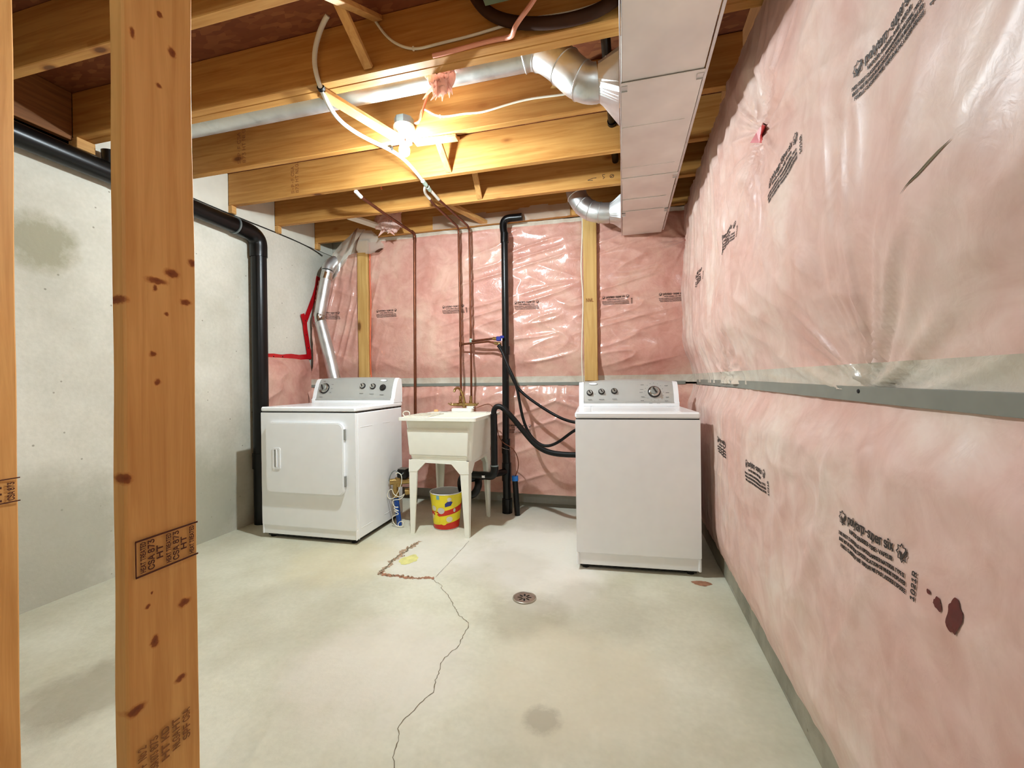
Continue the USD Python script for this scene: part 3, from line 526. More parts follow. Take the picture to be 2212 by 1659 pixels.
part(sb, 'strip', flip(grid(lambda i, k: np.c_[Pp[i.astype(int)] + Nn[i.astype(int)] * np.array([-.004, .009, .0095, .0095, .009, -.004])[k.astype(int), None], 1.093 + np.array([0, 0, -.0015, -.0245, -.026, -.026])[k.astype(int)]], np.arange(len(us2), dtype=float), np.arange(6.))), Mt['strap_metal'], smooth=20)
# left wall, short return of blanket behind the dryer with red tape along its edges
def LW(y, z):
    b = .055 * sm((y - 2.72) / .15) * sm((1.36 - z) / .12) * (1 - .5 * sm((y - 3.2) / .2)) + .03 * (fbm(np.c_[y * 3, z * 3, 0 * y], 3, 9) - .5) * sm((1.33 - z) / .1) + wrinkle(np.c_[y + z, z - y * .4, 0 * y], (4, 9, 1), 41, .012) * sm((1.33 - z) / .1)
    return XL + .004 + np.maximum(b, 0)
lw = thing('insulation_blanket', 'short pink insulation piece on the left wall behind the dryer, red tape on top', 'insulation', (XL, 3.1, .3), group='insulation blankets')
part(lw, 'sheet', grid(lambda y, z: np.c_[LW(y, z), y, z], np.arange(2.79, 3.43, .012), np.arange(.25, 1.36, .012)), Mt['pink_blanket'], smooth=True)
rtp = thing('red_tape_strip', 'red sheathing tape along the edges of the pink insulation on the left wall', 'tape', (XL, 3.2, 1.33))
def tape(pts, w, off=.008):
    pts = np.array(pts, float); d = np.gradient(pts, axis=0); d /= np.linalg.norm(d, axis=1, keepdims=True); n = np.c_[-d[:, 1], d[:, 0]]
    A, B = pts + n * w / 2, pts - n * w / 2; f = lambda Q: np.c_[np.full(len(Q), XL + off), Q]
    V = np.vstack([f(A), f(B)]); k = len(pts); i = np.arange(k - 1); m = trimesh.Trimesh(V, np.vstack([np.c_[i, i + k, i + 1], np.c_[i + 1, i + k, i + k + 1]]), process=False)
    V2 = m.vertices + np.array([.0015, 0, 0]); return trimesh.Trimesh(np.vstack([V2, m.vertices]), np.vstack([m.faces, m.faces[:, ::-1] + len(V2)]), process=False)
ty = np.linspace(2.80, 3.45, 14); part(rtp, 'strip', tape(np.c_[ty, 1.335 + .02 * (ty - 2.9) / .5 + .004 * np.sin(ty * 30)], .045, .010), Mt['red_tape'], smooth=False)
part(rtp, 'strip', tape([(3.425, 1.34), (3.415, 1.42), (3.395, 1.52), (3.375, 1.62), (3.37, 1.70)], .055, .0135), Mt['red_tape'], smooth=False)
part(rtp, 'strip', tape([(3.36, 1.66), (3.40, 1.74), (3.45, 1.84), (3.50, 1.94), (3.54, 2.04), (3.56, 2.14)], .050, .0165), Mt['red_tape'], smooth=False)
part(rtp, 'patch', tape([(3.325, 1.70), (3.355, 1.71), (3.375, 1.72)], .085, .020), Mt['red_tape'], smooth=False)
part(rtp, 'staple', cat_([trimesh.creation.icosphere(1, .006).apply_scale([.5, 1, 1]).apply_translation([XL + o, y, z]) for y, z, o in ((3.10, 1.343, .012), (3.0, 1.34, .012), (3.385, 1.56, .016), (3.41, 1.44, .016), (3.37, 1.69, .022))]), Mt['dark'], smooth=False)
single('red_tape_patch', 'small red tape patch in the far right corner beside the duct', 'tape', bx(.475, .492, 3.50, 3.55, 2.165, 2.215, .004), Mt['red_tape'])
# loose clear plastic hanging over the corner stud and along the last joist
fp = affinity.scale(Polygon([(-2.36, 2.535), (-2.20, 2.505), (-2.10, 2.36), (-2.15, 2.30), (-2.25, 2.287), (-2.40, 2.30), (-2.47, 2.29), (-2.55, 2.20), (-2.66, 2.06), (-2.69, 2.20), (-2.66, 2.33), (-2.56, 2.43)]), 1, 1)
gx, gz = np.arange(-2.72, -2.08, .012), np.arange(2.05, 2.55, .012)
from shapely import contains_xy
fm = grid(lambda x, z: np.c_[x, 3.515 - .045 * np.exp(-((x + 2.36) / .12) ** 2) + .04 * (fbm(np.c_[x * 4, z * 4, 0 * x], 3, 17) - .5) + .012 * wrinkle(np.c_[x - z * .7, z, 0 * x], (9, 2, 1), 18, 1.0) - .03 * sm((2.36 - z) / .1) * sm((x + 2.45) / .2), z], gx, gz, lambda x, z: contains_xy(fp, x, z))
single('plastic_flap', 'loose clear plastic flap hanging over the corner stud by the vent pipe', 'plastic sheet', flip(fm), Mt['clear_film'], smooth=True)
fm = grid(lambda x, z: np.c_[x, 3.527 - .012 * noise(np.c_[x * 6, z * 9, 0 * x], 5) - .01 * wrinkle(np.c_[x + z, z, 0 * x], (9, 4, 1), 19, 1.0), z], np.arange(-1.62, -.40, .015), np.arange(2.455, 2.60, .012), lambda x, z: z < 2.54 + .07 * fbm(np.c_[x * 3, 0 * x, 0 * x], 3, 20))
single('plastic_flap', 'clear plastic strip stapled along the face of the last joist', 'plastic sheet', flip(fm), Mt['clear_film'], smooth=True)
# pink insulation tufts
def tuft(label, c, r, seed, tail=None):
    m = trimesh.creation.icosphere(4, 1.0); v = m.vertices * np.array(r); f = fbm(m.vertices * 2.2 + 5, 4, seed) - .5; v = v * (1 + 1.1 * f)[:, None]; v[:, 2] -= np.abs(ridged(m.vertices * 3 + 2, seed) ** 3) * r[2] * .35 * (m.vertices[:, 2] < 0)
    m.vertices = v + np.array(c); ms = [m]
    rg = np.random.default_rng(seed)
    for k in range(7):
        a = rg.uniform(0, 6.28); p = np.array(c) + np.array([math.cos(a) * r[0] * .5, math.sin(a) * r[1] * .3, -r[2] * .6]); q = p + np.array([rg.normal(0, r[0] * .5), rg.normal(0, r[1] * .3), -r[2] * rg.uniform(.4, .9)])
        ms.append(tube([p, (p + q) / 2 + rg.normal(0, .004, 3), q], [.010 * r[0] / .06, .007 * r[0] / .06, .002], 7))
    t = thing('insulation_tuft', label, 'insulation', c, group='pink insulation tufts'); part(t, 'tuft', cat_(ms[:1]), Mt['insulation_fluff'], smooth=True); part(t, 'shred', cat_(ms[1:]), Mt['insulation_fluff'], smooth=True); return t
tuft('pink insulation tuft hanging beside the round duct above the lamp', (-.785, 1.80, 2.535), (.062, .035, .105), 3)
tuft('small pink insulation scrap between the joists behind the bulb', (-1.50, 2.66, 2.545), (.045, .03, .032), 5)
tuft('large pink insulation tuft hanging from the ceiling in the corner by the copper pipe', (-1.96, 3.36, 2.545), (.115, .06, .11), 8)
tuft('brown paper faced insulation scrap above the silver elbow', (-.17, 2.12, 2.66), (.09, .03, .035), 9) if False else None
# ------------------------------------------------------------------ ducts
DZ0, DZ1, DX0, DX1 = 2.262, 2.455, .005, .306
du = thing('rectangular_duct', 'long galvanized rectangular duct under the joists, along the right wall', 'duct', (.155, 1.5, DZ0))
secs = [(-1.6, .55), (.55, 1.73), (1.73, 2.55), (2.55, 3.56)]
for i, (a, b) in enumerate(secs):
    part(du, 'section', bx(DX0 + .002 * (i % 2), DX1 - .002 * (i % 2), a + .001, b, DZ0 + .002 * (i % 2), DZ1, .0015), Mt['sheet_duct'], smooth=20)
part(du, 'corner_seam', bx(DX0 - .006, DX0 - .001, -1.6, 3.55, DZ0 - .004, DZ0 + .012, .001), Mt['galvanized'])
part(du, 'corner_seam', bx(DX1 + .001, DX1 + .012, -1.6, 3.50, DZ0 - .002, DZ0 + .006, .001), Mt['galvanized'])
for y in (.55, 1.73, 2.55): part(du, 'drive_cleat', bx(DX0 - .002, DX1 + .002, y - .011, y + .011, DZ0 - .0035, DZ0 - .0005, .001), Mt['sheet_duct'], smooth=20)
for y in (2.03, 2.42, 2.85, 3.05): part(du, 'cross_rib', bx(DX0 + .004, DX1 - .03, y - .003, y + .003, DZ0 - .0022, DZ0 + .001, .001), Mt['sheet_duct'], smooth=20)
for x, y in ((DX0 + .012, 1.755), (DX1 - .012, 1.755), (DX0 + .012, 3.10), (DX1 - .012, 3.08), (DX1 - .010, 2.58)): part(du, 'clip', cat_([bx(x - .012, x + .012, y - .02, y + .01, DZ0 - .006, DZ0 - .002, .001), bx(x - .012, x + .012, y + .008, y + .011, DZ0 - .010, DZ0 - .002, .0008)]), Mt['galvanized'])
single('duct_hanger', 'thin strip of wood along the right edge of the rectangular duct', 'strip', bx(DX1 + .016, DX1 + .030, .3, 3.45, 2.415, 2.458, .002), Mt['rim_wood'])
RD = .075
rp = thing('round_duct', 'round galvanized duct between the joists above the lamp, with silver elbow into the rectangular duct', 'duct', (-1.3, 1.915, 2.53))
CYp, CZp = 1.915, 2.607
part(rp, 'pipe', tube([(-2.80, CYp, CZp), (-.40, CYp, CZp)], RD, 36), Mt['galvanized'], smooth=40)
ep = spline([(-.43, CYp, CZp), (-.36, CYp, CZp - .004), (-.295, CYp - .003, CZp - .045), (-.235, CYp - .006, CZp - .105), (-.185, CYp - .01, CZp - .162), (-.135, CYp - .012, CZp - .197), (-.09, CYp - .012, CZp - .203)], 4)
def gores(P, r, cuts, t, rib=.004):
    P = np.array(P); n = len(P); ms = []
    for a, b in zip(cuts[:-1], cuts[1:]):
        part(t, 'gore', tube(P[a:b + 1], [r + .001] + [r] * (b - a - 1) + [r - .0015] if b - a > 0 else r, 36, caps=False), Mt['galvanized'], smooth=40)
        d = P[min(a + 1, n - 1)] - P[a]; d /= np.linalg.norm(d); part(t, 'bead', tube([P[a] - d * .004, P[a], P[a] + d * .004], [r, r + rib, r], 36, caps=False), Mt['galvanized'], smooth=50)
gores(ep, RD + .003, [0, 5, 12, 18, 24], rp)
def boot(t, x0, x1, cy, cz, r, hy, hz, zc2):
    n = 48; a = np.linspace(0, 2 * np.pi, n, endpoint=False); c = np.c_[r * np.cos(a), r * np.sin(a)]; m = np.maximum(np.abs(np.cos(a)) / hy, np.abs(np.sin(a)) / hz); s = np.c_[np.cos(a) / m, np.sin(a) / m]
    V = np.vstack([np.c_[np.full(n, x0), cy + c[:, 0], cz + c[:, 1]], np.c_[np.full(n, x1), cy + s[:, 0], zc2 + s[:, 1]]]); i = np.arange(n); j = (i + 1) % n
    part(t, 'boot', trimesh.Trimesh(V, np.vstack([np.c_[i, j, i + n], np.c_[j, j + n, i + n]]), process=False), Mt['galvanized'], smooth=20, label='tapered collar joining the big duct')
boot(rp, -.088, -.003, CYp - .012, CZp - .203, RD + .002, .125, .092, 2.362)
part(rp, 'label_sticker', cat_([bx(-.058, -.028, 1.818, 1.822, 2.40, 2.452, .0005)]).apply_transform(trimesh.transformations.rotation_matrix(.0, [0, 0, 1])), Mt['white_trim'], smooth=False)
part(rp, 'screw', lathe([(0, .004), (.004, .004), (.005, 0)], 10, at=(-.47, CYp - RD - .001, CZp - .0)), Mt['chrome'])
r2 = thing('round_duct', 'small lower silver duct elbow near the back wall, joining the rectangular duct', 'duct', (-.2, 3.3, 2.36))
e2 = spline([(-.345, 3.33, 2.62), (-.335, 3.325, 2.55), (-.315, 3.32, 2.495), (-.27, 3.312, 2.43), (-.205, 3.305, 2.385), (-.14, 3.30, 2.365), (-.085, 3.30, 2.360)], 4)
gores(e2, .074, [0, 6, 11, 15, 19, 24], r2)
boot(r2, -.083, -.003, 3.30, 2.360, .075, .115, .090, 2.358)
bp = thing('vent_pipe', 'black pipe running through the joists just left of the rectangular duct', 'pipe', (-.05, 2.4, 2.60))
part(bp, 'pipe', tube([(-.062, 1.70, 2.625), (-.055, 2.2, 2.625), (-.045, 2.64, 2.622), (-.035, 3.05, 2.62)], .022, 16), Mt['black_pipe'])
part(bp, 'coupling', tube([(-.0455, 2.575, 2.6225), (-.0445, 2.605, 2.6225)], .028, 16), Mt['black_pipe'])
single('scrap_board', 'splintered pale wood scrap above the silver elbow', 'wood', trimesh.util.concatenate([hull(np.random.default_rng(5).normal(0, 1, (14, 3)) * [.07, .012, .035] + [-.17 + .05 * k, 2.15 - .01 * k, 2.64 + .008 * k]) for k in (-1, 0, 1)]), Mt['pale_wood'], smooth=False)
# green junction box and dark shadow band, built as a brown tube, at the top edge
gb = thing('junction_box', 'green metal box at the top edge of the picture, in front of the doubled joist', 'electrical box', (-.41, 1.50, 2.50))
part(gb, 'body', bx(-.475, -.335, 1.42, 1.52, 2.510, 2.57, .012), Mt['green_box']); part(gb, 'rim', bx(-.480, -.330, 1.415, 1.525, 2.507, 2.5115, .001), Mt['green_box'])
single('shadow_band', 'dark shadow band on the face of the doubled joist at the top edge, built as a brown tube', 'hose', tube([(-.60, 1.632, 2.74), (-.545, 1.628, 2.63), (-.488, 1.626, 2.562), (-.413, 1.626, 2.518), (-.322, 1.626, 2.489), (-.233, 1.626, 2.475), (-.146, 1.626, 2.473), (-.061, 1.626, 2.488), (.02, 1.626, 2.53)], .022, 14, 6), Mt['shadow_band_brown'])  # brown tube standing in for a shadow across the joist face
# ------------------------------------------------------------------ lamp
LX, LY = -1.140, 2.122
lp = thing('ceiling_lamp', 'bare lit bulb in a white porcelain holder under the joists', 'lamp', (LX, LY, 2.34))
oc = Polygon([(.049 * math.cos(a + math.pi / 8), .049 * math.sin(a + math.pi / 8)) for a in np.arange(8) * math.pi / 4]).buffer(.003)
part(lp, 'junction_box', prism(affinity.translate(oc, LX, LY), 2.506, 2.545, 'xy'), Mt['box_grey'], smooth=20)
part(lp, 'porcelain_base', lathe([(0, 2.506), (.055, 2.506), (.0575, 2.502), (.0575, 2.492), (.054, 2.487), (.036, 2.472), (.030, 2.462), (.0275, 2.448), (.024, 2.446), (0, 2.446)], 36, at=(LX, LY, 0)), Mt['porcelain'])
part(lp, 'screw', cat_([lathe([(0, -.002), (.004, -.001), (.004, .002)], 10, at=(LX + s * .042, LY, 2.489)) for s in (-1, 1)]), Mt['chrome']) if False else None
for s in (-1, 1): part(lp, 'screw', trimesh.creation.icosphere(1, .004).apply_translation([LX + s * .040, LY - .015, 2.487]), Mt['chrome'])
part(lp, 'bulb_base', lathe([(.0135, 2.448), (.0135, 2.428), (.016, 2.420), (.0165, 2.418), (0, 2.418)], 20, at=(LX, LY, 0)), Mt['chrome'])
part(lp, 'bulb_dome', lathe([(0, 2.342), (.008, 2.3435), (.0165, 2.348), (.0245, 2.356), (.0280, 2.363)], 28, at=(LX, LY, 0)), Mt['bulb_glow'])
part(lp, 'bulb_neck', lathe([(.0280, 2.363), (.0290, 2.366), (.0300, 2.375), (.0285, 2.386), (.0245, 2.397), (.0195, 2.408), (.0170, 2.418), (0, 2.4185)], 28, at=(LX, LY, 0)), Mt['neck_glow'], label='dimmer upper half of the bulb')
l2 = thing('ceiling_lamp', 'added fill bulb behind the camera, brightening the appliance fronts', 'lamp', (-.15, -1.8, 2.34))  # made-up lamp, put in to lift the light on the appliances
part(l2, 'porcelain_base', lathe([(0, 2.459), (.055, 2.459), (.0575, 2.455), (.0575, 2.445), (.036, 2.432), (.0275, 2.41), (0, 2.41)], 24, at=(-.15, -1.8, 0)), Mt['porcelain'])
part(l2, 'bulb', lathe([(0, 2.304), (.0165, 2.310), (.0290, 2.328), (.0300, 2.337), (.0285, 2.348), (.0195, 2.370), (.0170, 2.409), (0, 2.4095)], 24, at=(-.15, -1.8, 0)), Mt['rear_fill_glow'])
# ------------------------------------------------------------------ cables and water lines overhead
def clipr(t, p, d, r, m='black_rubber', name='clip'):
    d = np.array(d, float) / np.linalg.norm(d); p = np.array(p, float); part(t, name, tube([p - d * .007, p + d * .007], r, 14), Mt[m])
px = thing('water_tube', 'white plastic water tube looping under the joists past the bulb', 'pipe', (-1.29, 2.1, 2.44))
pp = [(-1.215, 1.60, 2.70), (-1.262, 1.615, 2.665), (-1.298, 1.625, 2.60), (-1.312, 1.635, 2.53), (-1.308, 1.660, 2.458), (-1.335, 1.760, 2.428), (-1.352, 1.880, 2.422), (-1.325, 2.02, 2.423), (-1.283, 2.150, 2.432), (-1.255, 2.28, 2.440), (-1.253, 2.45, 2.440), (-1.270, 2.62, 2.440)]
part(px, 'tube', tube(pp, .0105, 12, 6), Mt['pex_white']); clipr(px, (-1.310, 1.672, 2.452), (-.2, 1, -.3), .017); clipr(px, (-1.268, 2.195, 2.445), (.2, 1, 0), .016)
cp = thing('copper_pipe_pair', 'pair of copper pipes dropping from the ceiling to the faucet at the sink', 'pipe', (-1.33, 3.5, .92))
part(cp, 'fitting', tube([(-1.268, 2.60, 2.440), (-1.273, 2.66, 2.440)], .014, 12), Mt['verdigris']); part(cp, 'fitting', tube([(-1.276, 2.69, 2.440), (-1.282, 2.74, 2.440)], .014, 12), Mt['verdigris'])
part(cp, 'tee_tube', tube([(-1.278, 2.71, 2.440), (-1.285, 2.83, 2.440), (-1.288, 2.90, 2.440)], .0105, 12), Mt['pex_white']); part(cp, 'tee_tube', tube([(-1.27, 2.66, 2.440), (-1.325, 2.75, 2.440), (-1.345, 2.87, 2.440)], .010, 12, 5), Mt['pex_white'])
part(cp, 'riser', tube([(-1.345, 2.87, 2.440), (-1.358, 2.95, 2.440), (-1.362, 3.44, 2.440), (-1.364, 3.478, 2.425), (-1.366, 3.485, 2.39), (-1.361, 3.485, 1.5), (-1.357, 3.470, .93)], .0092, 12), Mt['copper'])
part(cp, 'riser', tube([(-1.288, 2.90, 2.440), (-1.272, 3.45, 2.440), (-1.271, 3.488, 2.425), (-1.270, 3.495, 2.39), (-1.268, 3.492, 1.5), (-1.262, 3.470, .93)], .0092, 12), Mt['copper'])
part(cp, 'branch', tube([(-1.361, 3.485, 1.430), (-1.10, 3.455, 1.444), (-1.035, 3.452, 1.428)], .0090, 12), Mt['copper']); part(cp, 'branch', tube([(-1.268, 3.492, 1.455), (-1.05, 3.458, 1.468)], .0090, 12), Mt['copper'])
for p, d in (((-1.361, 3.485, 1.43), (0, 0, 1)), ((-1.268, 3.492, 1.455), (0, 0, 1))): part(cp, 'tee', tube([np.array(p) - np.array(d) * .022, np.array(p) + np.array(d) * .022], .0125, 12), Mt['verdigris'] if p[0] > -1.3 else Mt['copper'])
c1 = thing('copper_pipe', 'single copper pipe with a capped end, dropping down the back wall left of the sink', 'pipe', (-1.80, 3.5, .15))
part(c1, 'pipe', tube([(-1.800, 2.70, 2.440), (-1.808, 3.05, 2.440), (-1.800, 3.47, 2.440), (-1.797, 3.498, 2.43), (-1.796, 3.505, 2.40), (-1.803, 3.502, 1.6), (-1.812, 3.49, .15)], .0115, 14), Mt['copper']); part(c1, 'cap', tube([(-1.795, 2.635, 2.450), (-1.798, 2.67, 2.444), (-1.800, 2.705, 2.440)], .014, 12), Mt['porcelain'])
part(c1, 'elbow', tube([(-1.799, 3.46, 2.442), (-1.797, 3.500, 2.432), (-1.7962, 3.506, 2.385)], .0145, 12, 4), Mt['copper'])
def cable(label, pts, r, m, n=6, staples=(), name='cable', cat='cable'):
    t = thing(name, label, cat, pts[len(pts) // 2]); part(t, 'wire', tube(pts, r, 10, n), Mt[m])
    for p in staples: part(t, 'staple', bx(p[0] - .004, p[0] + .004, p[1] - .006, p[1] + .004, p[2] - .008, p[2] + .008, .001), Mt['white_cable'])
    return t
cable('white cable drooping across the face of the doubled joist', [(-1.03, 1.647, 2.69), (-.995, 1.647, 2.638), (-.934, 1.647, 2.566), (-.837, 1.647, 2.514), (-.742, 1.647, 2.510), (-.598, 1.647, 2.513), (-.461, 1.647, 2.522), (-.347, 1.647, 2.527), (-.237, 1.648, 2.520), (-.149, 1.648, 2.519), (-.062, 1.648, 2.529), (-.02, 1.647, 2.548)], .0055, 'white_cable', staples=[(-.837, 1.648, 2.514)])
cable('white cable from the lamp box along the joist to the right', [(-1.085, 2.135, 2.524), (-1.064, 2.150, 2.54), (-1.053, 2.157, 2.595), (-1.040, 2.157, 2.603), (-1.012, 2.158, 2.588), (-.943, 2.158, 2.550), (-.815, 2.158, 2.541), (-.71, 2.158, 2.533), (-.583, 2.158, 2.546), (-.435, 2.158, 2.556), (-.28, 2.158, 2.549), (-.15, 2.158, 2.56)], .0055, 'white_cable', staples=[(-.943, 2.159, 2.55)])
cable('orange wire hanging from the pink tuft down to the lamp', [(-.917, 1.99, 2.69), (-.935, 2.02, 2.64), (-.972, 2.06, 2.60), (-1.005, 2.08, 2.554), (-1.03, 2.10, 2.52), (-1.075, 2.12, 2.515)], .006, 'orange_cable')
cable('thick pink copper coloured cable at the top edge, in front of the doubled joist', [(-.262, 1.53, 2.575), (-.298, 1.55, 2.515), (-.342, 1.555, 2.470), (-.380, 1.57, 2.440), (-.41, 1.63, 2.462), (-.48, 1.648, 2.476), (-.62, 1.649, 2.472), (-.75, 1.649, 2.468)], .009, 'copper_pink')
cable('orange wire between the joists behind the bulb, left of the copper pair', [(-1.58, 2.68, 2.70), (-1.605, 2.70, 2.62), (-1.645, 2.72, 2.55), (-1.655, 2.74, 2.49)], .0055, 'orange_cable')
cable('orange cable running down beside the stud behind the dryer', [(-2.295, 3.565, 2.42), (-2.285, 3.560, 2.30), (-2.288, 3.560, 2.1), (-2.282, 3.560, 1.9), (-2.290, 3.560, 1.6), (-2.288, 3.560, 1.15)], .0065, 'orange_cable', staples=[(-2.288, 3.560, 2.26), (-2.29, 3.56, 1.17)])
cable('white cable running down beside the stud behind the washer', [(-.31, 3.555, 2.45), (-.316, 3.552, 2.2), (-.322, 3.550, 2.0), (-.312, 3.552, 1.8), (-.320, 3.550, 1.5), (-.318, 3.552, 1.08)], .0055, 'white_cable')
cable('thin grey cable along the top of the concrete wall on the left', [(XL + .006, 2.2, 2.404), (XL + .007, 2.9, 2.402), (XL + .008, 3.4, 2.398), (XL + .02, 3.62, 2.36)], .004, 'dark')
# ------------------------------------------------------------------ black drains
RB = .057
ab = thing('drain_pipe', 'large black drain pipe along the left wall, turning down behind the dryer', 'pipe', (-2.80, 2.8, .05))
part(ab, 'run', tube([(-2.806, -1.4, 2.383), (-2.80, 2.66, 2.299)], RB, 28), Mt['black_pipe'])
part(ab, 'elbow', tube([(-2.80, 2.60, 2.300), (-2.80, 2.70, 2.296), (-2.80, 2.755, 2.283), (-2.80, 2.792, 2.252), (-2.80, 2.803, 2.205), (-2.80, 2.804, 2.12)], RB + .006, 28, 4), Mt['black_pipe'])
part(ab, 'drop', tube([(-2.80, 2.804, 2.16), (-2.80, 2.80, .0)], RB, 28), Mt['black_pipe']); part(ab, 'coupling', tube([(-2.80, 2.801, .44), (-2.80, 2.801, .56)], RB + .008, 28), Mt['black_pipe'])
part(ab, 'hanger', tube([(-2.80, 2.583, 2.3015), (-2.80, 2.595, 2.3013)], RB + .0075, 28), Mt['box_grey'], label='grey strap ring'); part(ab, 'hanger', tube([(-2.80, 1.83, 2.317), (-2.80, 1.85, 2.3165)], RB + .004, 28), Mt['box_grey'], label='grey strap ring')
part(ab, 'branch', tube([(-2.80, 1.80, 2.33), (-2.795, 1.79, 2.44)], .045, 20), Mt['black_pipe'])
stk = thing('drain_stack', 'black vertical drain stack on the back wall right of the sink', 'pipe', (-.965, 3.47, 0))
part(stk, 'pipe', tube([(-.952, 3.478, 2.36), (-.953, 3.478, 1.5), (-.962, 3.478, .60)], .029, 22), Mt['black_pipe'])
part(stk, 'offset', tube([(-.80, 3.485, 2.475), (-.90, 3.483, 2.474), (-.945, 3.482, 2.462), (-.962, 3.480, 2.42), (-.955, 3.478, 2.35), (-.952, 3.478, 2.30)], .031, 20, 4), Mt['black_pipe'])
part(stk, 'coupling', tube([(-.952, 3.478, 2.27), (-.952, 3.478, 2.35)], .034, 22), Mt['black_pipe']); part(stk, 'coupling', tube([(-.954, 3.478, 1.33), (-.954, 3.478, 1.40)], .036, 22), Mt['black_pipe'])
part(stk, 'coupling', tube([(-.962, 3.478, .50), (-.961, 3.478, .62)], .036, 22), Mt['black_pipe']); part(stk, 'lower_pipe', tube([(-.960, 3.478, .52), (-.955, 3.470, .0)], .034, 22), Mt['black_pipe'])
part(stk, 'tee', tube([(-.958, 3.474, .27), (-.957, 3.473, .42)], .040, 22), Mt['black_pipe']); part(stk, 'foot', tube([(-.955, 3.47, .001), (-.955, 3.47, .12)], .043, 22), Mt['black_pipe'])
part(stk, 'clamp_wire', tube([(-.995 + .07 * t, 3.44 - .008 * math.sin(3.1 * t), .555 - .02 * t) for t in np.linspace(0, 1, 8)], .003, 6), Mt['chrome'])
wsp = thing('washer_standpipe', 'black standpipe beside the sink with a trap running to the drain stack', 'pipe', (-.955, 3.10, .36))
part(wsp, 'pipe', tube([(-.950, 3.10, .862), (-.950, 3.10, .42)], .026, 20), Mt['black_pipe']); part(wsp, 'elbow', tube([(-.950, 3.10, .47), (-.951, 3.10, .425), (-.968, 3.10, .395), (-1.0, 3.105, .388), (-1.08, 3.11, .387)], .030, 20, 4), Mt['black_pipe'])
part(wsp, 'collar', tube([(-.950, 3.10, .465), (-.950, 3.10, .475)], .0315, 20), Mt['box_grey'], label='grey rim of the elbow')
part(wsp, 'arm', tube([(-1.20, 3.15, .34), (-1.05, 3.30, .35), (-.96, 3.46, .35)], .027, 18, 4), Mt['black_pipe']); part(wsp, 'trap', tube([(-1.06, 3.11, .387), (-1.17, 3.11, .386), (-1.215, 3.11, .36), (-1.225, 3.11, .30), (-1.20, 3.12, .235), (-1.15, 3.14, .225), (-1.11, 3.16, .27), (-1.12, 3.2, .34)], .029, 18, 4), Mt['black_pipe'])
part(wsp, 'sticker', bx(-1.045, -1.02, 3.078, 3.0805, .378, .395, .0005), Mt['white_trim'])
sp = thing('cleanout_pipe', 'short black pipe with a bright blue cap standing on the floor by the drain stack', 'pipe', (-.855, 3.42, 0))
part(sp, 'pipe', tube([(-.855, 3.42, 0), (-.872, 3.42, .30)], .023, 18), Mt['black_pipe']); part(sp, 'cap', tube([(-.8705, 3.42, .285), (-.8725, 3.42, .325)], .0265, 20), Mt['bright_blue'], label='bright blue cap')
single('drain_hose', 'thick black drain hose from the standpipe curving down to the washer', 'hose', tube([(-.951, 3.10, .80), (-.950, 3.10, .865), (-.944, 3.10, .897), (-.925, 3.10, .916), (-.893, 3.10, .914), (-.85, 3.10, .882), (-.785, 3.11, .808), (-.70, 3.12, .703), (-.628, 3.12, .629), (-.545, 3.12, .585), (-.452, 3.12, .569), (-.36, 3.12, .567), (-.29, 3.12, .567)], .0205, 16, 6), Mt['black_rubber'])
vb = thing('supply_valve', 'pair of brass laundry valves with a blue handle on the drain stack', 'valve', (-1.0, 3.43, 1.42), group=None)
part(vb, 'body', cat_([tube([(-1.055, 3.456, 1.468), (-1.0, 3.44, 1.462)], .014, 12), tube([(-1.04, 3.452, 1.428), (-.995, 3.435, 1.418)], .013, 12), trimesh.creation.icosphere(2, .018).apply_translation([-1.002, 3.437, 1.458]), trimesh.creation.icosphere(2, .017).apply_translation([-.995, 3.432, 1.416])]), Mt['brass'])
part(vb, 'handle', cat_([bx(-1.018, -.975, 3.412, 3.425, 1.442, 1.480, .005), bx(-.985, -.950, 3.412, 3.424, 1.462, 1.485, .005)]), Mt['deep_blue'], label='dark blue handle')
single('supply_hose', 'upper black supply hose sweeping from the blue valve to the washer', 'hose', tube([(-.995, 3.42, 1.41), (-.965, 3.41, 1.36), (-.922, 3.39, 1.235), (-.873, 3.37, 1.138), (-.816, 3.36, 1.044), (-.666, 3.34, .925), (-.518, 3.32, .838), (-.40, 3.25, .80), (-.30, 3.22, .79)], .0115, 12, 6), Mt['black_rubber'], group='black washer supply hoses')
single('supply_hose', 'lower black supply hose drooping from the valve in a low loop to the washer', 'hose', tube([(-1.0, 3.41, 1.40), (-.955, 3.385, 1.34), (-.905, 3.365, 1.232), (-.85, 3.35, 1.119), (-.82, 3.35, 1.007), (-.785, 3.35, .821), (-.722, 3.35, .673), (-.614, 3.34, .594), (-.503, 3.32, .623), (-.40, 3.27, .70), (-.31, 3.24, .75)], .0115, 12, 6), Mt['black_rubber'], group='black washer supply hoses')
single('ground_wire', 'thin brown wire looping from the faucet to the blue capped pipe', 'cable', tube([(-1.206, 3.36, .894), (-1.149, 3.38, .902), (-1.06, 3.38, .912), (-1.017, 3.39, .795), (-1.01, 3.40, .699), (-.972, 3.41, .604), (-.893, 3.41, .556), (-.851, 3.41, .493), (-.840, 3.415, .42), (-.868, 3.42, .325)], .0035, 8, 6), Mt['copper'])
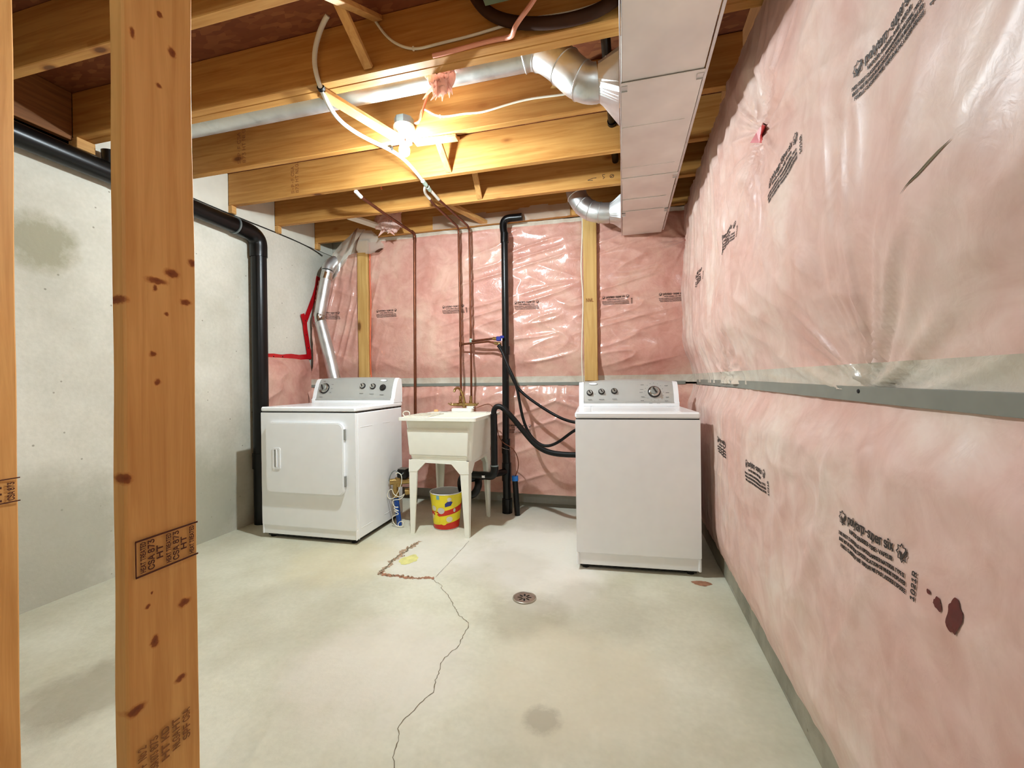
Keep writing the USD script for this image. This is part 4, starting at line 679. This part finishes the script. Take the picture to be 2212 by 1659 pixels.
# ------------------------------------------------------------------ dryer vent
dv = thing('dryer_vent', 'crooked galvanized dryer vent pipe rising behind the dryer to the corner', 'duct', (-2.6, 3.4, 1.0))
VP = [(-2.50, 3.36, .95), (-2.535, 3.375, 1.10), (-2.635, 3.40, 1.42), (-2.738, 3.42, 1.715), (-2.700, 3.44, 1.96), (-2.672, 3.46, 2.16), (-2.66, 3.50, 2.235), (-2.635, 3.58, 2.285), (-2.62, 3.68, 2.295)]
part(dv, 'lower_pipe', tube(VP[:4], .052, 26, 0), Mt['galvanized'], smooth=40)
part(dv, 'foil_joint', tube([(-2.722, 3.417, 1.67), (-2.737, 3.42, 1.712), (-2.731, 3.424, 1.755)], .0555, 26, 3), Mt['chrome'], smooth=40); part(dv, 'upper_pipe', tube(VP[3:6], .050, 26), Mt['galvanized'], smooth=40)
part(dv, 'foil_joint', tube([(-2.683, 3.452, 2.08), (-2.674, 3.459, 2.14)], .0535, 26), Mt['chrome'], smooth=40); part(dv, 'elbow', tube(VP[5:], .054, 26, 4), Mt['galvanized'], smooth=40)
# ------------------------------------------------------------------ floor drain
dr = thing('floor_drain', 'round steel floor drain in the middle of the concrete floor', 'drain', (-.50, 2.127, 0))
ring = Point(0, 0).buffer(.052, 24); slots = []
for k in range(8):
    slots.append(affinity.rotate(rrect(.012, .036, -.0042, .0042, .004), k * 45 + 10, origin=(0, 0)))
from shapely import union_all
part(dr, 'grate', prism(ring.difference(union_all(slots)), .001, .005, 'xy'), Mt['drain_steel'], local=True, smooth=20); part(dr, 'rim', lathe([(.052, .0), (.0525, .006), (.056, .0075), (.0595, .006), (.061, .0005)], 40), Mt['drain_steel'], local=True)
part(dr, 'dark_well', lathe([(0, .0008), (.051, .0008), (.051, .0009), (0, .0009)], 24), Mt['dark'], local=True, smooth=False)
# ------------------------------------------------------------------ appliances
def rot_to(n):                                              # matrix turning +z into n
    n = np.array(n, float) / np.linalg.norm(n); z = np.array([0, 0, 1.0]); v = np.cross(z, n); c = z @ n
    return trimesh.transformations.rotation_matrix(math.acos(np.clip(c, -1, 1)), v) if np.linalg.norm(v) > 1e-6 else np.eye(4)
def console(t, W, y0, zb, zt, arch, flipx):
    prof = np.array([(y0 - .008, zb), (y0 - .008, zb + .022), (y0 + .004, zb + .030), (y0 + .020, zb + .075), (y0 + .046, zb + .125), (y0 + .066, zb + .150), (y0 + .085, zb + .158), (y0 + .120, zb + .150), (y0 + .130, zb + .10), (y0 + .130, zb)])
    sc = (zt - zb) / .158
    def loft(xs, k=1.0, grow=0.0, shrink=0.0):
        V = []; n = len(prof)
        for x in xs:
            a = arch * (1 - (2 * x / W) ** 2); z = zb + (prof[:, 1] - zb) * sc * (1 + a) ; V.append(np.c_[np.full(n, x), prof[:, 0] - grow, z])
        V = np.vstack(V); Fc = []
        for i in range(len(xs) - 1):
            for j in range(n):
                j2 = (j + 1) % n; A, B, C, D = i * n + j, i * n + j2, (i + 1) * n + j2, (i + 1) * n + j; Fc += [[A, C, B], [A, D, C]]
        m = trimesh.Trimesh(V, np.array(Fc), process=False)
        for s in (0, len(xs) - 1):
            p = Polygon(V[s * n:(s + 1) * n, 1:]); v, f = trimesh.creation.triangulate_polygon(p, engine='earcut'); q = trimesh.Trimesh(np.c_[np.full(len(v), xs[s]), v], f if s else f[:, ::-1]); m = cat_([m, q])
        return m
    cw = .033
    part(t, 'console', loft(np.linspace(-W / 2 + cw, W / 2 - cw, 13)), Mt['console_silver'], local=True, smooth=25, label='silver control panel')
    for s in (-1, 1):
        xs = np.array([s * (W / 2 - cw + .0005), s * (W / 2 - .006), s * W / 2]); xs = np.sort(xs); part(t, 'console_end', loft(xs, grow=.003), Mt['white_trim'], local=True, smooth=25, label='white end cap of the control panel')
    part(t, 'console_base', bx(-W / 2 + .002, W / 2 - .002, y0 - .012, y0 - .0085, zb + .001, zb + .020, .001), Mt['white_trim'], local=True)
    A = np.array([y0 + .020, zb + .075 * sc]); B = np.array([y0 + .046, zb + .125 * sc]); d = B - A; nrm = np.array([0, -d[1], d[0]]) / np.linalg.norm(d)
    def on(x, f): a = arch * (1 - (2 * x / W) ** 2); p = A + (B - A) * f; return np.array([x, p[0], zb + (p[1] - zb) * (1 + a)])
    return on, nrm
def knob(t, c, n, r, dark, big=False, face=None):
    R = rot_to(n); name = 'dial' if big else 'knob'
    def put(prof, m, nm, parent=None):
        q = lathe(prof, 32); q.apply_transform(R); q.apply_translation(c); return part(t, nm, q, Mt[m], local=True, under=parent)
    k = put([(0, .006), (r, .006), (r, .002), (r * 1.02, 0), (0, -.004)], 'knob_dark', name)
    if big:
        put([(0, .018), (r * .70, .018), (r * .84, .014), (r * .88, .006)], 'chrome', 'ring', k); put([(0, .030), (r * .52, .030), (r * .60, .026), (r * .62, .018)], 'console_grey', 'cap', k)
        q = bx(-r * .12, r * .12, -r * .55, r * .55, .030, .040, .003)
    else:
        put([(0, .020), (r * .62, .020), (r * .72, .016), (r * .76, .006)], face or 'chrome', 'cap', k); q = bx(-r * .13, r * .13, -r * .62, r * .62, .020, .026, .002)
    q.apply_transform(trimesh.transformations.rotation_matrix(.5, [0, 0, 1])); q.apply_transform(R); q.apply_translation(c); part(t, 'grip', q, Mt['knob_dark'], local=True, under=k)
def ticks(t, on, nrm, items):
    ms = []
    R = rot_to(nrm)
    for x, f, w, h in items:
        q = trimesh.creation.box(extents=[w, h, .0006]); q.apply_transform(R); q.apply_translation(on(x, f) + nrm * .0008); ms.append(q)
    for q in ms: part(t, 'label_line', q, Mt['grey_label'], local=True, smooth=False)
def logo(t, on, nrm, x, f):
    R = rot_to(nrm); e = affinity.scale(Point(0, 0).buffer(1, 16), .030, .0085)
    q = trimesh.creation.extrude_polygon(e, .002, engine='earcut'); q.apply_transform(R); q.apply_translation(on(x, f) + nrm * .0005); l = part(t, 'emblem', q, Mt['white_trim'], local=True, smooth=False, label='small white oval emblem')
    sw = affinity.scale(Point(0, 0).buffer(1, 16), .031, .0095).difference(affinity.translate(affinity.scale(Point(0, 0).buffer(1, 16), .031, .0095), -.0035, -.001))
    q = trimesh.creation.extrude_polygon(sw if sw.geom_type == 'Polygon' else max(sw.geoms, key=lambda g: g.area), .0026, engine='earcut'); q.apply_transform(R); q.apply_translation(on(x, f) + nrm * .0005); part(t, 'swoosh', q, Mt['console_grey'], local=True, smooth=False, under=l)

# dryer
W = .765
dy = thing('dryer', 'white front loading clothes dryer with a closed door, on the left', 'dryer', (-2.152, 2.545, 0), 1.2)
part(dy, 'cabinet', bx(-W / 2, W / 2, .006, .66, .030, .905, .008), Mt['white_enamel'], local=True)
fp = rrect(-W / 2, W / 2, .098, .905, .006)
part(dy, 'front_panel', prism(fp, -.002, .012, 'xz'), Mt['white_enamel'], local=True, smooth=20)
part(dy, 'kick_panel', cat_([bx(-W / 2 + .006, W / 2 - .006, .005, .02, .032, .100, .004)]), Mt['white_enamel'], local=True)
for s in (-1, 1): part(dy, 'corner_trim', bx(s * W / 2 - .008, s * W / 2 + .008 if False else s * W / 2 + (.001 if s > 0 else .008) - (.0 if s > 0 else 0), -.001, .02, .032, .10, .003) if s > 0 else bx(-W / 2 - .001, -W / 2 + .012, -.001, .02, .032, .10, .003), Mt['white_trim'], local=True)
part(dy, 'top_panel', bx(-W / 2 - .002, W / 2 + .002, -.004, .668, .911, .945, .009), Mt['white_enamel'], local=True)
part(dy, 'top_inset', bx(-W / 2 + .05, W / 2 - .05, .05, .53, .945, .9465, .001), Mt['white_enamel'], local=True)
part(dy, 'seam', bx(-W / 2 + .003, W / 2 - .003, .001, .655, .904, .912, 0), Mt['dark'], local=True)
part(dy, 'lint_door', prism(Polygon([(.10, .545), (.30, .545), (.27, .50), (.13, .50)]).buffer(.006), .945, .950, 'xy'), Mt['white_trim'], local=True)
dp = rrect(-.325, .305, .338, .838, .045)
dm = prism(dp, -.024, -.003, 'xz'); 
door = part(dy, 'door', cat_([dm]), Mt['white_enamel'], local=True, smooth=20)
part(dy, 'door_bevel', prism(dp.buffer(-.004).buffer(-.003), -.0265, -.0235, 'xz'), Mt['white_enamel'], local=True, smooth=20, under=door)
part(dy, 'handle', prism(rrect(-.262, -.198, .508, .657, .008).difference(rrect(-.250, -.210, .520, .645, .006)), -.031, -.026, 'xz'), Mt['white_trim'], local=True, smooth=20, under=door)
part(dy, 'handle_grip', bx(-.236, -.222, -.034, -.027, .520, .645, .003), Mt['white_trim'], local=True, under=door)
part(dy, 'handle_pocket', bx(-.250, -.236, -.0272, -.0262, .520, .645, 0), Mt['console_grey'], local=True, under=door)
for z in (.40, .72): part(dy, 'hinge', bx(.3045, .3135, -.020, -.003, z, z + .075, .002), Mt['console_grey'], local=True)
for xa, ya, wa in ((.0, .06, .3), (.0, .36, .2)):
    for z in (.10, .80): part(dy, 'side_rib', bx(W / 2 - .001, W / 2 + .0015, ya, ya + wa * .5, z, z + .003, .0008), Mt['white_enamel'], local=True)
part(dy, 'side_rib', bx(W / 2 - .001, W / 2 + .002, .030, .034, .03, .90, .0008), Mt['white_enamel'], local=True)
for x in (-W / 2 + .05, W / 2 - .05):
    for y in (.05, .60): part(dy, 'foot', lathe([(0, 0), (.02, 0), (.02, .008), (.010, .010), (.010, .032), (0, .032)], 16, at=(x, y, 0)), Mt['dark'], local=True)
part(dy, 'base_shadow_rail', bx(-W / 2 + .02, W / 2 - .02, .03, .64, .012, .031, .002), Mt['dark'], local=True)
on, nr = console(dy, W, .545, .945, 1.145, .05, False)
knob(dy, on(-.285, .35), nr, .046, True, True)
for x, f in ((.075, .55), (.170, .50)): knob(dy, on(x, f), nr, .025, False)
knob(dy, on(.262, .38), nr, .027, True, face='knob_dark')
ticks(dy, on, nr, [(.075, -.35, .035, .003), (.170, -.42, .042, .003), (.262, -.5, .036, .003), (-.30, -.75, .03, .003), (-.215, .3, .018, .003), (-.22, -.2, .014, .003), (-.30, 1.3, .02, .003), (-.215, .8, .02, .003)])
logo(dy, on, nr, .258, 1.28)

# washer
WW = .690
wa = thing('washer', 'white top loading washing machine with four knobs, on the right', 'washing machine', (.070, 2.548, 0), 4.0)
part(wa, 'cabinet', bx(-WW / 2, WW / 2, .004, .66, .028, .882, .010), Mt['white_enamel'], local=True)
part(wa, 'front_panel', prism(rrect(-WW / 2, WW / 2, .104, .882, .006), -.004, .010, 'xz'), Mt['white_enamel'], local=True, smooth=20)
part(wa, 'kick_panel', bx(-WW / 2 + .010, WW / 2 - .010, .003, .02, .030, .105, .004), Mt['white_enamel'], local=True)
for s in (-1, 1): part(wa, 'corner_trim', bx(min(s * WW / 2, s * (WW / 2 - .016)), max(s * WW / 2, s * (WW / 2 - .016)), -.003, .02, .028, .104, .004), Mt['white_trim'], local=True)
part(wa, 'seam', bx(-WW / 2 + .004, WW / 2 - .004, .003, .65, .880, .889, 0), Mt['dark'], local=True)
part(wa, 'top_panel', man(bx(-WW / 2 - .002, WW / 2 + .002, -.006, .665, .888, .924, .009)) - man(bx(-.255, .255, .045, .52, .919, .95, 0)), Mt['white_enamel'], local=True, smooth=30)
part(wa, 'lid', bx(-.251, .251, .049, .516, .914, .9255, .004), Mt['white_enamel'], local=True)
for x in (-WW / 2 + .05, WW / 2 - .05):
    for y in (.05, .60): part(wa, 'foot', lathe([(0, 0), (.02, 0), (.02, .008), (.010, .010), (.010, .030), (0, .030)], 16, at=(x, y, 0)), Mt['dark'], local=True)
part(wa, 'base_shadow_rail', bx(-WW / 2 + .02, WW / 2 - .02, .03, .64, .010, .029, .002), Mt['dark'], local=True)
on, nr = console(wa, .675, .54, .924, 1.092, .12, True)
for x, f in ((-.262, .18), (-.180, .25), (-.092, .27)): knob(wa, on(x, f), nr, .022, True)
knob(wa, on(.178, .20), nr, .042, True, True)
tk = [(-.262, -.65, .028, .003), (-.180, -.65, .036, .003), (-.092, -.65, .032, .003), (-.225, .0, .006, .004)]
for k in range(16):
    a = k / 16 * 6.283; tk.append((.178 + .062 * math.cos(a), .20 + 1.05 * math.sin(a), .004, .003))
for x, f in ((.10, 1.0), (.095, .45), (.09, .10), (.10, -.4), (.095, -.85), (.26, 1.0), (.265, .15), (.262, -.4), (.255, -.85), (.15, -1.15), (.20, -1.15)): tk.append((x, f, .022, .0028))
ticks(wa, on, nr, tk)
logo(wa, on, nr, -.238, 1.30)
q = bx(-.30, .30, .5345, .5365, .936, .943, .0005); part(wa, 'console_groove', q, Mt['console_grey'], local=True)

# ------------------------------------------------------------------ laundry sink
sx0, sx1, sy0, sy1, zt = -1.580, -.985, 2.785, 3.40, .855
sk = thing('laundry_sink', 'white plastic laundry tub sink on four tapered legs', 'sink', (-1.285, 3.09, 0))
def sec(x0, x1, y0, y1, z, r): return [(*p, z) for p in list(rrect(x0, x1, y0, y1, r).exterior.coords)[:-1]]
rim = man(prism(rrect(sx0, sx1, sy0, sy1, .018), zt - .022, zt, 'xy'))
outer = man(hull(sec(-1.552, -1.018, 2.832, 3.375, zt - .01, .03) + sec(-1.522, -1.052, 2.850, 3.345, .545, .04) + sec(-1.51, -1.065, 2.862, 3.33, .528, .04)))
inner = man(hull(sec(-1.535, -1.035, 2.850, 3.27, zt + .01, .04) + sec(-1.505, -1.070, 2.870, 3.25, .56, .05)))
part(sk, 'tub', (rim + outer) - inner, Mt['tub_plastic'], smooth=30)
fpn = hull(sec(-1.530, -1.052, 2.820, 2.85, .765, .008) + sec(-1.518, -1.066, 2.832, 2.86, .585, .008) + sec(-1.522, -1.060, 2.835, 2.87, .778, .008) + sec(-1.505, -1.075, 2.848, 2.87, .568, .008))
part(sk, 'front_panel', fpn, Mt['tub_plastic'], smooth=25, label='raised front panel')
skf = Polygon([(-1.524, .545), (-1.062, .545), (-1.060, .455), (-1.128, .452), (-1.19, .520), (-1.395, .525), (-1.462, .458), (-1.526, .457)])
part(sk, 'skirt', prism(skf, 2.8385, 2.860, 'xz'), Mt['tub_plastic'], smooth=False)
sks = Polygon([(2.842, .545), (3.352, .545), (3.352, .452), (3.29, .452), (3.24, .515), (2.97, .515), (2.91, .452), (2.842, .452)])
part(sk, 'skirt', prism(sks, -1.078, -1.0605, 'yz'), Mt['tub_plastic'], smooth=False); part(sk, 'skirt', prism(sks, -1.526, -1.508, 'yz'), Mt['tub_plastic'], smooth=False)
part(sk, 'skirt', prism(skf, 3.336, 3.354, 'xz'), Mt['tub_plastic'], smooth=False)
for (lx, ly, sx, sy) in ((-1.524, 2.840, 1, 1), (-1.062, 2.840, -1, 1), (-1.524, 3.356, 1, -1), (-1.062, 3.356, -1, -1)):
    bx_, by_ = lx + sx * .004, ly + sy * .004
    def L(w, x, y, z): return [(x, y, z), (x + sx * w, y, z), (x, y + sy * w, z), (x + sx * .012, y + sy * w, z), (x + sx * w, y + sy * .012, z), (x + sx * .014, y + sy * .014, z)]
    a = man(hull([(lx, ly, .49), (lx + sx * .066, ly, .49), (lx, ly + sy * .016, .49), (lx + sx * .066, ly + sy * .016, .49), (bx_, by_, 0), (bx_ + sx * .030, by_, 0), (bx_, by_ + sy * .012, 0), (bx_ + sx * .030, by_ + sy * .012, 0)]))
    b = man(hull([(lx, ly, .49), (lx + sx * .016, ly, .49), (lx, ly + sy * .066, .49), (lx + sx * .016, ly + sy * .066, .49), (bx_, by_, 0), (bx_ + sx * .012, by_, 0), (bx_, by_ + sy * .030, 0), (bx_ + sx * .012, by_ + sy * .030, 0)]))
    part(sk, 'leg', a + b, Mt['tub_plastic'], smooth=25)
part(sk, 'ledge', bx(-1.395, -1.215, 3.34, 3.398, zt - .002, .885, .006), Mt['tub_plastic'], label='raised ledge under the faucet')
for i in range(10):
    x = -1.555 + .012 * i if i < 5 else -1.15 + .018 * (i - 5); part(sk, 'soap_groove', bx(x + .06, x + .068, 3.34, 3.375, zt - .001, zt + .0012, .0005), Mt['console_grey'])
fc = thing('faucet', 'old brass two handle faucet with gooseneck spout at the back of the sink', 'faucet', (-1.31, 3.42, .88))
part(fc, 'body', cat_([tube([(-1.405, 3.42, .912), (-1.215, 3.42, .912)], .014, 14), tube([(-1.31, 3.42, .89), (-1.31, 3.42, .935)], .016, 14)]), Mt['brass'])
part(fc, 'spout', tube([(-1.31, 3.42, .92), (-1.315, 3.40, 1.0), (-1.328, 3.36, 1.048), (-1.338, 3.31, 1.052), (-1.342, 3.28, 1.025)], [.012, .011, .010, .010, .0105], 14, 5), Mt['brass'])
for x in (-1.357, -1.262): part(fc, 'coupling', lathe([(.012, .912), (.015, .925), (.015, .945), (.011, .950), (.011, .985)], 14, at=(x, 3.455, 0)), Mt['brass'])
for x, s in ((-1.415, -1), (-1.205, 1)):
    h = part(fc, 'handle', cat_([tube([(x - s * .02, 3.42, .912), (x + s * .010, 3.41, .912)], .009, 12), tube([(x + s * .008, 3.41, .905), (x + s * .030, 3.395, .925)], .005, 8), tube([(x + s * .008, 3.41, .905), (x + s * .004, 3.395, .932)], .004, 8)]), Mt['brass'])
part(fc, 'shank', tube([(-1.305, 3.42, .90), (-1.305, 3.415, .862)], .009, 12), Mt['brass']); part(fc, 'deck_plate', bx(-1.28, -1.215, 3.395, 3.425, .878, .90, .004), Mt['porcelain'], label='pale backing plate')
single('soap_bar', 'small tan soap piece on the back left rim of the sink', 'soap', hull(sec(-1.565, -1.525, 3.355, 3.38, zt + .001, .008) + sec(-1.56, -1.53, 3.358, 3.377, zt + .018, .006)), Mt['soap'])
wrk = thing('wire_rack', 'white wire rack lying over the left corner of the sink', 'rack', (-1.46, 2.95, zt + .01))
part(wrk, 'frame', tube([(-1.545, 2.815, zt + .006), (-1.36, 2.815, zt + .006), (-1.36, 3.10, zt + .006), (-1.545, 3.10, zt + .006), (-1.545, 2.815, zt + .006)], .004, 8), Mt['white_cable'])
for k in range(6): part(wrk, 'wire', tube([(-1.525 + .028 * k, 2.815, zt + .009), (-1.525 + .028 * k, 3.10, zt + .009)], .0022, 6), Mt['white_cable'])
part(wrk, 'hook', tube([(-1.548, 2.83, zt + .006), (-1.555, 2.83, zt + .036), (-1.518, 2.83, zt + .040), (-1.512, 2.83, zt + .010)], .004, 8, 4), Mt['white_cable'])

# ------------------------------------------------------------------ bucket
BXc, BYc, Rb, Rt, HB = -1.322, 3.045, .094, .123, .272
bk = thing('bucket', 'open yellow and red printed bucket on the floor under the sink', 'bucket', (BXc, BYc, 0))
rr = lambda z: Rb + (Rt - Rb) * z / HB
part(bk, 'body', lathe([(0, .004), (Rb - .002, .0), (rr(.01), .01), (Rt, HB), (Rt + .002, HB + .001), (Rt - .001, HB + .003), (Rt - .004, HB), (Rb - .004, .012), (0, .012)], 56), Mt['bucket_white'], local=True, smooth=40)
part(bk, 'lip', tube([(Rt * math.cos(a), Rt * math.sin(a), HB + .001) for a in np.linspace(0, 2 * np.pi, 57)], .0032, 8, caps=False), Mt['white_trim'], local=True)
def wrap(poly, off, m, label=None, nm='print'):               # polygon in (arc angle in degrees seen from the front, height)
    # cut to fine strips so that the patch follows the curve
    for g in getattr(poly, 'geoms', [poly]):
        ms = []
        x0, _, x1, _ = g.bounds
        for a in np.arange(math.floor(x0 / 6) * 6, x1, 6):
            s = g.intersection(sbox(a, -1, a + 6, 2))
            for h in getattr(s, 'geoms', [s]):
                if h.geom_type == 'Polygon' and h.area > 1e-7:
                    v, f = trimesh.creation.triangulate_polygon(h, engine='earcut'); t = np.radians(v[:, 0] - 90); R = rr(v[:, 1]) + off; ms.append(trimesh.Trimesh(np.c_[R * np.cos(t), R * np.sin(t), v[:, 1]], f, process=False))
        if ms: part(bk, nm, cat_(ms), Mt[m], local=True, smooth=False, label=label)
def ell(cx, cz, ra, rz, rot=0): return affinity.rotate(affinity.scale(Point(cx, cz).buffer(1, 12), ra, rz), rot)
A = np.arange(-180, 181, 6.0); wave = lambda z0, a1, ph: z0 + a1 * np.sin(np.radians(A * 1.0 + ph))
band = lambda lo, hi: Polygon(np.r_[np.c_[A, lo], np.c_[A, hi][::-1]])
wrap(band(np.full(len(A), .008), np.full(len(A), HB - .004)), .0008, 'yellow_print', 'yellow wrap')
wrap(band(np.full(len(A), .008), wave(.052, .016, -20)), .0014, 'red_print', 'red bottom band'); wrap(band(wave(.118, .018, -30), wave(.165, .026, -50)), .0014, 'red_print', 'red middle band')
wrap(sbox(-75, .17, -52, .258), .0016, 'cream_print', 'pale panel'); wrap(sbox(-14, .236, -2, .266), .0016, 'sky_blue', 'light blue tab')
wrap(rrect(-12, 20, .130, .175, .005) if False else affinity.scale(Point(2, .152).buffer(1, 12), 14, .024), .0022, 'bucket_white', 'white patch'); wrap(ell(35, .085, 13, .022), .0022, 'cream_print'); wrap(ell(-30, .165, 12, .020), .0022, 'cream_print')
wrap(Polygon([(18, .180), (40, .190), (46, .215), (38, .222), (26, .218), (18, .205)]), .0022, 'deep_blue', 'blue patch'); wrap(ell(34, .236, 8, .016), .0022, 'cream_print'); wrap(ell(-22, .085, 18, .034), .0022, 'yellow_print'); wrap(ell(12, .060, 12, .018), .0022, 'yellow_print'); wrap(ell(55, .150, 5, .014), .0022, 'bucket_white')
wrap(ell(-42, .10, 8, .02), .0022, 'cream_print'); wrap(Polygon([(-32, .135), (-22, .112), (-10, .128), (-20, .138)]), .0022, 'yellow_print'); wrap(Polygon([(-53, .17), (-51, .17), (-51, .258), (-53, .258)]), .0024, 'ink')
# ------------------------------------------------------------------ water shut-off by the dryer
gv = thing('sump_valve', 'blue riser pipe with brass valve and black cap between the dryer and the sink', 'valve', (-1.700, 2.99, 0))
part(gv, 'riser', tube([(-1.692, 2.99, 0), (-1.722, 2.99, .235)], .019, 16), Mt['blue_plastic'], label='blue pipe')
part(gv, 'fitting', cat_([tube([(-1.720, 2.99, .215), (-1.724, 2.99, .27)], .026, 8), tube([(-1.724, 2.99, .26), (-1.722, 2.99, .33)], .021, 14)]), Mt['brass'], smooth=30)
part(gv, 'valve_body', cat_([tube([(-1.76, 2.98, .335), (-1.60, 3.02, .345)], .024, 14), tube([(-1.70, 3.0, .30), (-1.70, 3.0, .37)], .028, 8), tube([(-1.66, 3.03, .25), (-1.58, 3.06, .26)], .026, 14)]), Mt['brass'], smooth=30)
part(gv, 'cap', bx(-1.705, -1.625, 2.975, 3.05, .365, .435, .010), Mt['dark'], label='black cap'); part(gv, 'cap_lid', bx(-1.700, -1.630, 2.980, 3.045, .435, .441, .003), Mt['console_grey'])
part(gv, 'lever', tube([(-1.765, 2.97, .345), (-1.745, 2.965, .40), (-1.71, 2.965, .428), (-1.67, 2.965, .405), (-1.64, 2.97, .415)], .004, 8, 4), Mt['box_grey'])
single('white_cord', 'thin white cord tangled around the blue pipe beside the sink', 'cord', cat_([tube([(-1.731, 2.955, .383), (-1.683, 2.955, .414), (-1.652, 2.955, .401), (-1.653, 2.955, .333), (-1.686, 2.955, .261), (-1.718, 2.955, .205), (-1.785, 2.955, .20), (-1.805, 2.955, .225), (-1.775, 2.955, .285)], .0032, 8, 6) if False else
    tube([(-1.700, 2.955, .400), (-1.683, 2.955, .414), (-1.655, 2.955, .401), (-1.653, 2.955, .333), (-1.686, 2.955, .261), (-1.716, 2.955, .222), (-1.750, 2.952, .212), (-1.768, 2.950, .230), (-1.755, 2.950, .275), (-1.732, 2.952, .285), (-1.722, 2.955, .258), (-1.690, 2.952, .236), (-1.650, 2.95, .238), (-1.625, 2.95, .256), (-1.650, 2.95, .222), (-1.700, 2.95, .208), (-1.725, 2.95, .193), (-1.700, 2.95, .150), (-1.680, 2.95, .153), (-1.715, 2.95, .143), (-1.677, 2.95, .124), (-1.712, 2.95, .122), (-1.678, 2.95, .102), (-1.722, 2.95, .080), (-1.718, 2.945, .034), (-1.686, 2.94, .012), (-1.645, 2.94, .008), (-1.635, 2.95, .03), (-1.660, 2.95, .044), (-1.678, 2.945, .025), (-1.665, 2.94, .008)], .0032, 8, 6)]), Mt['white_cable'])
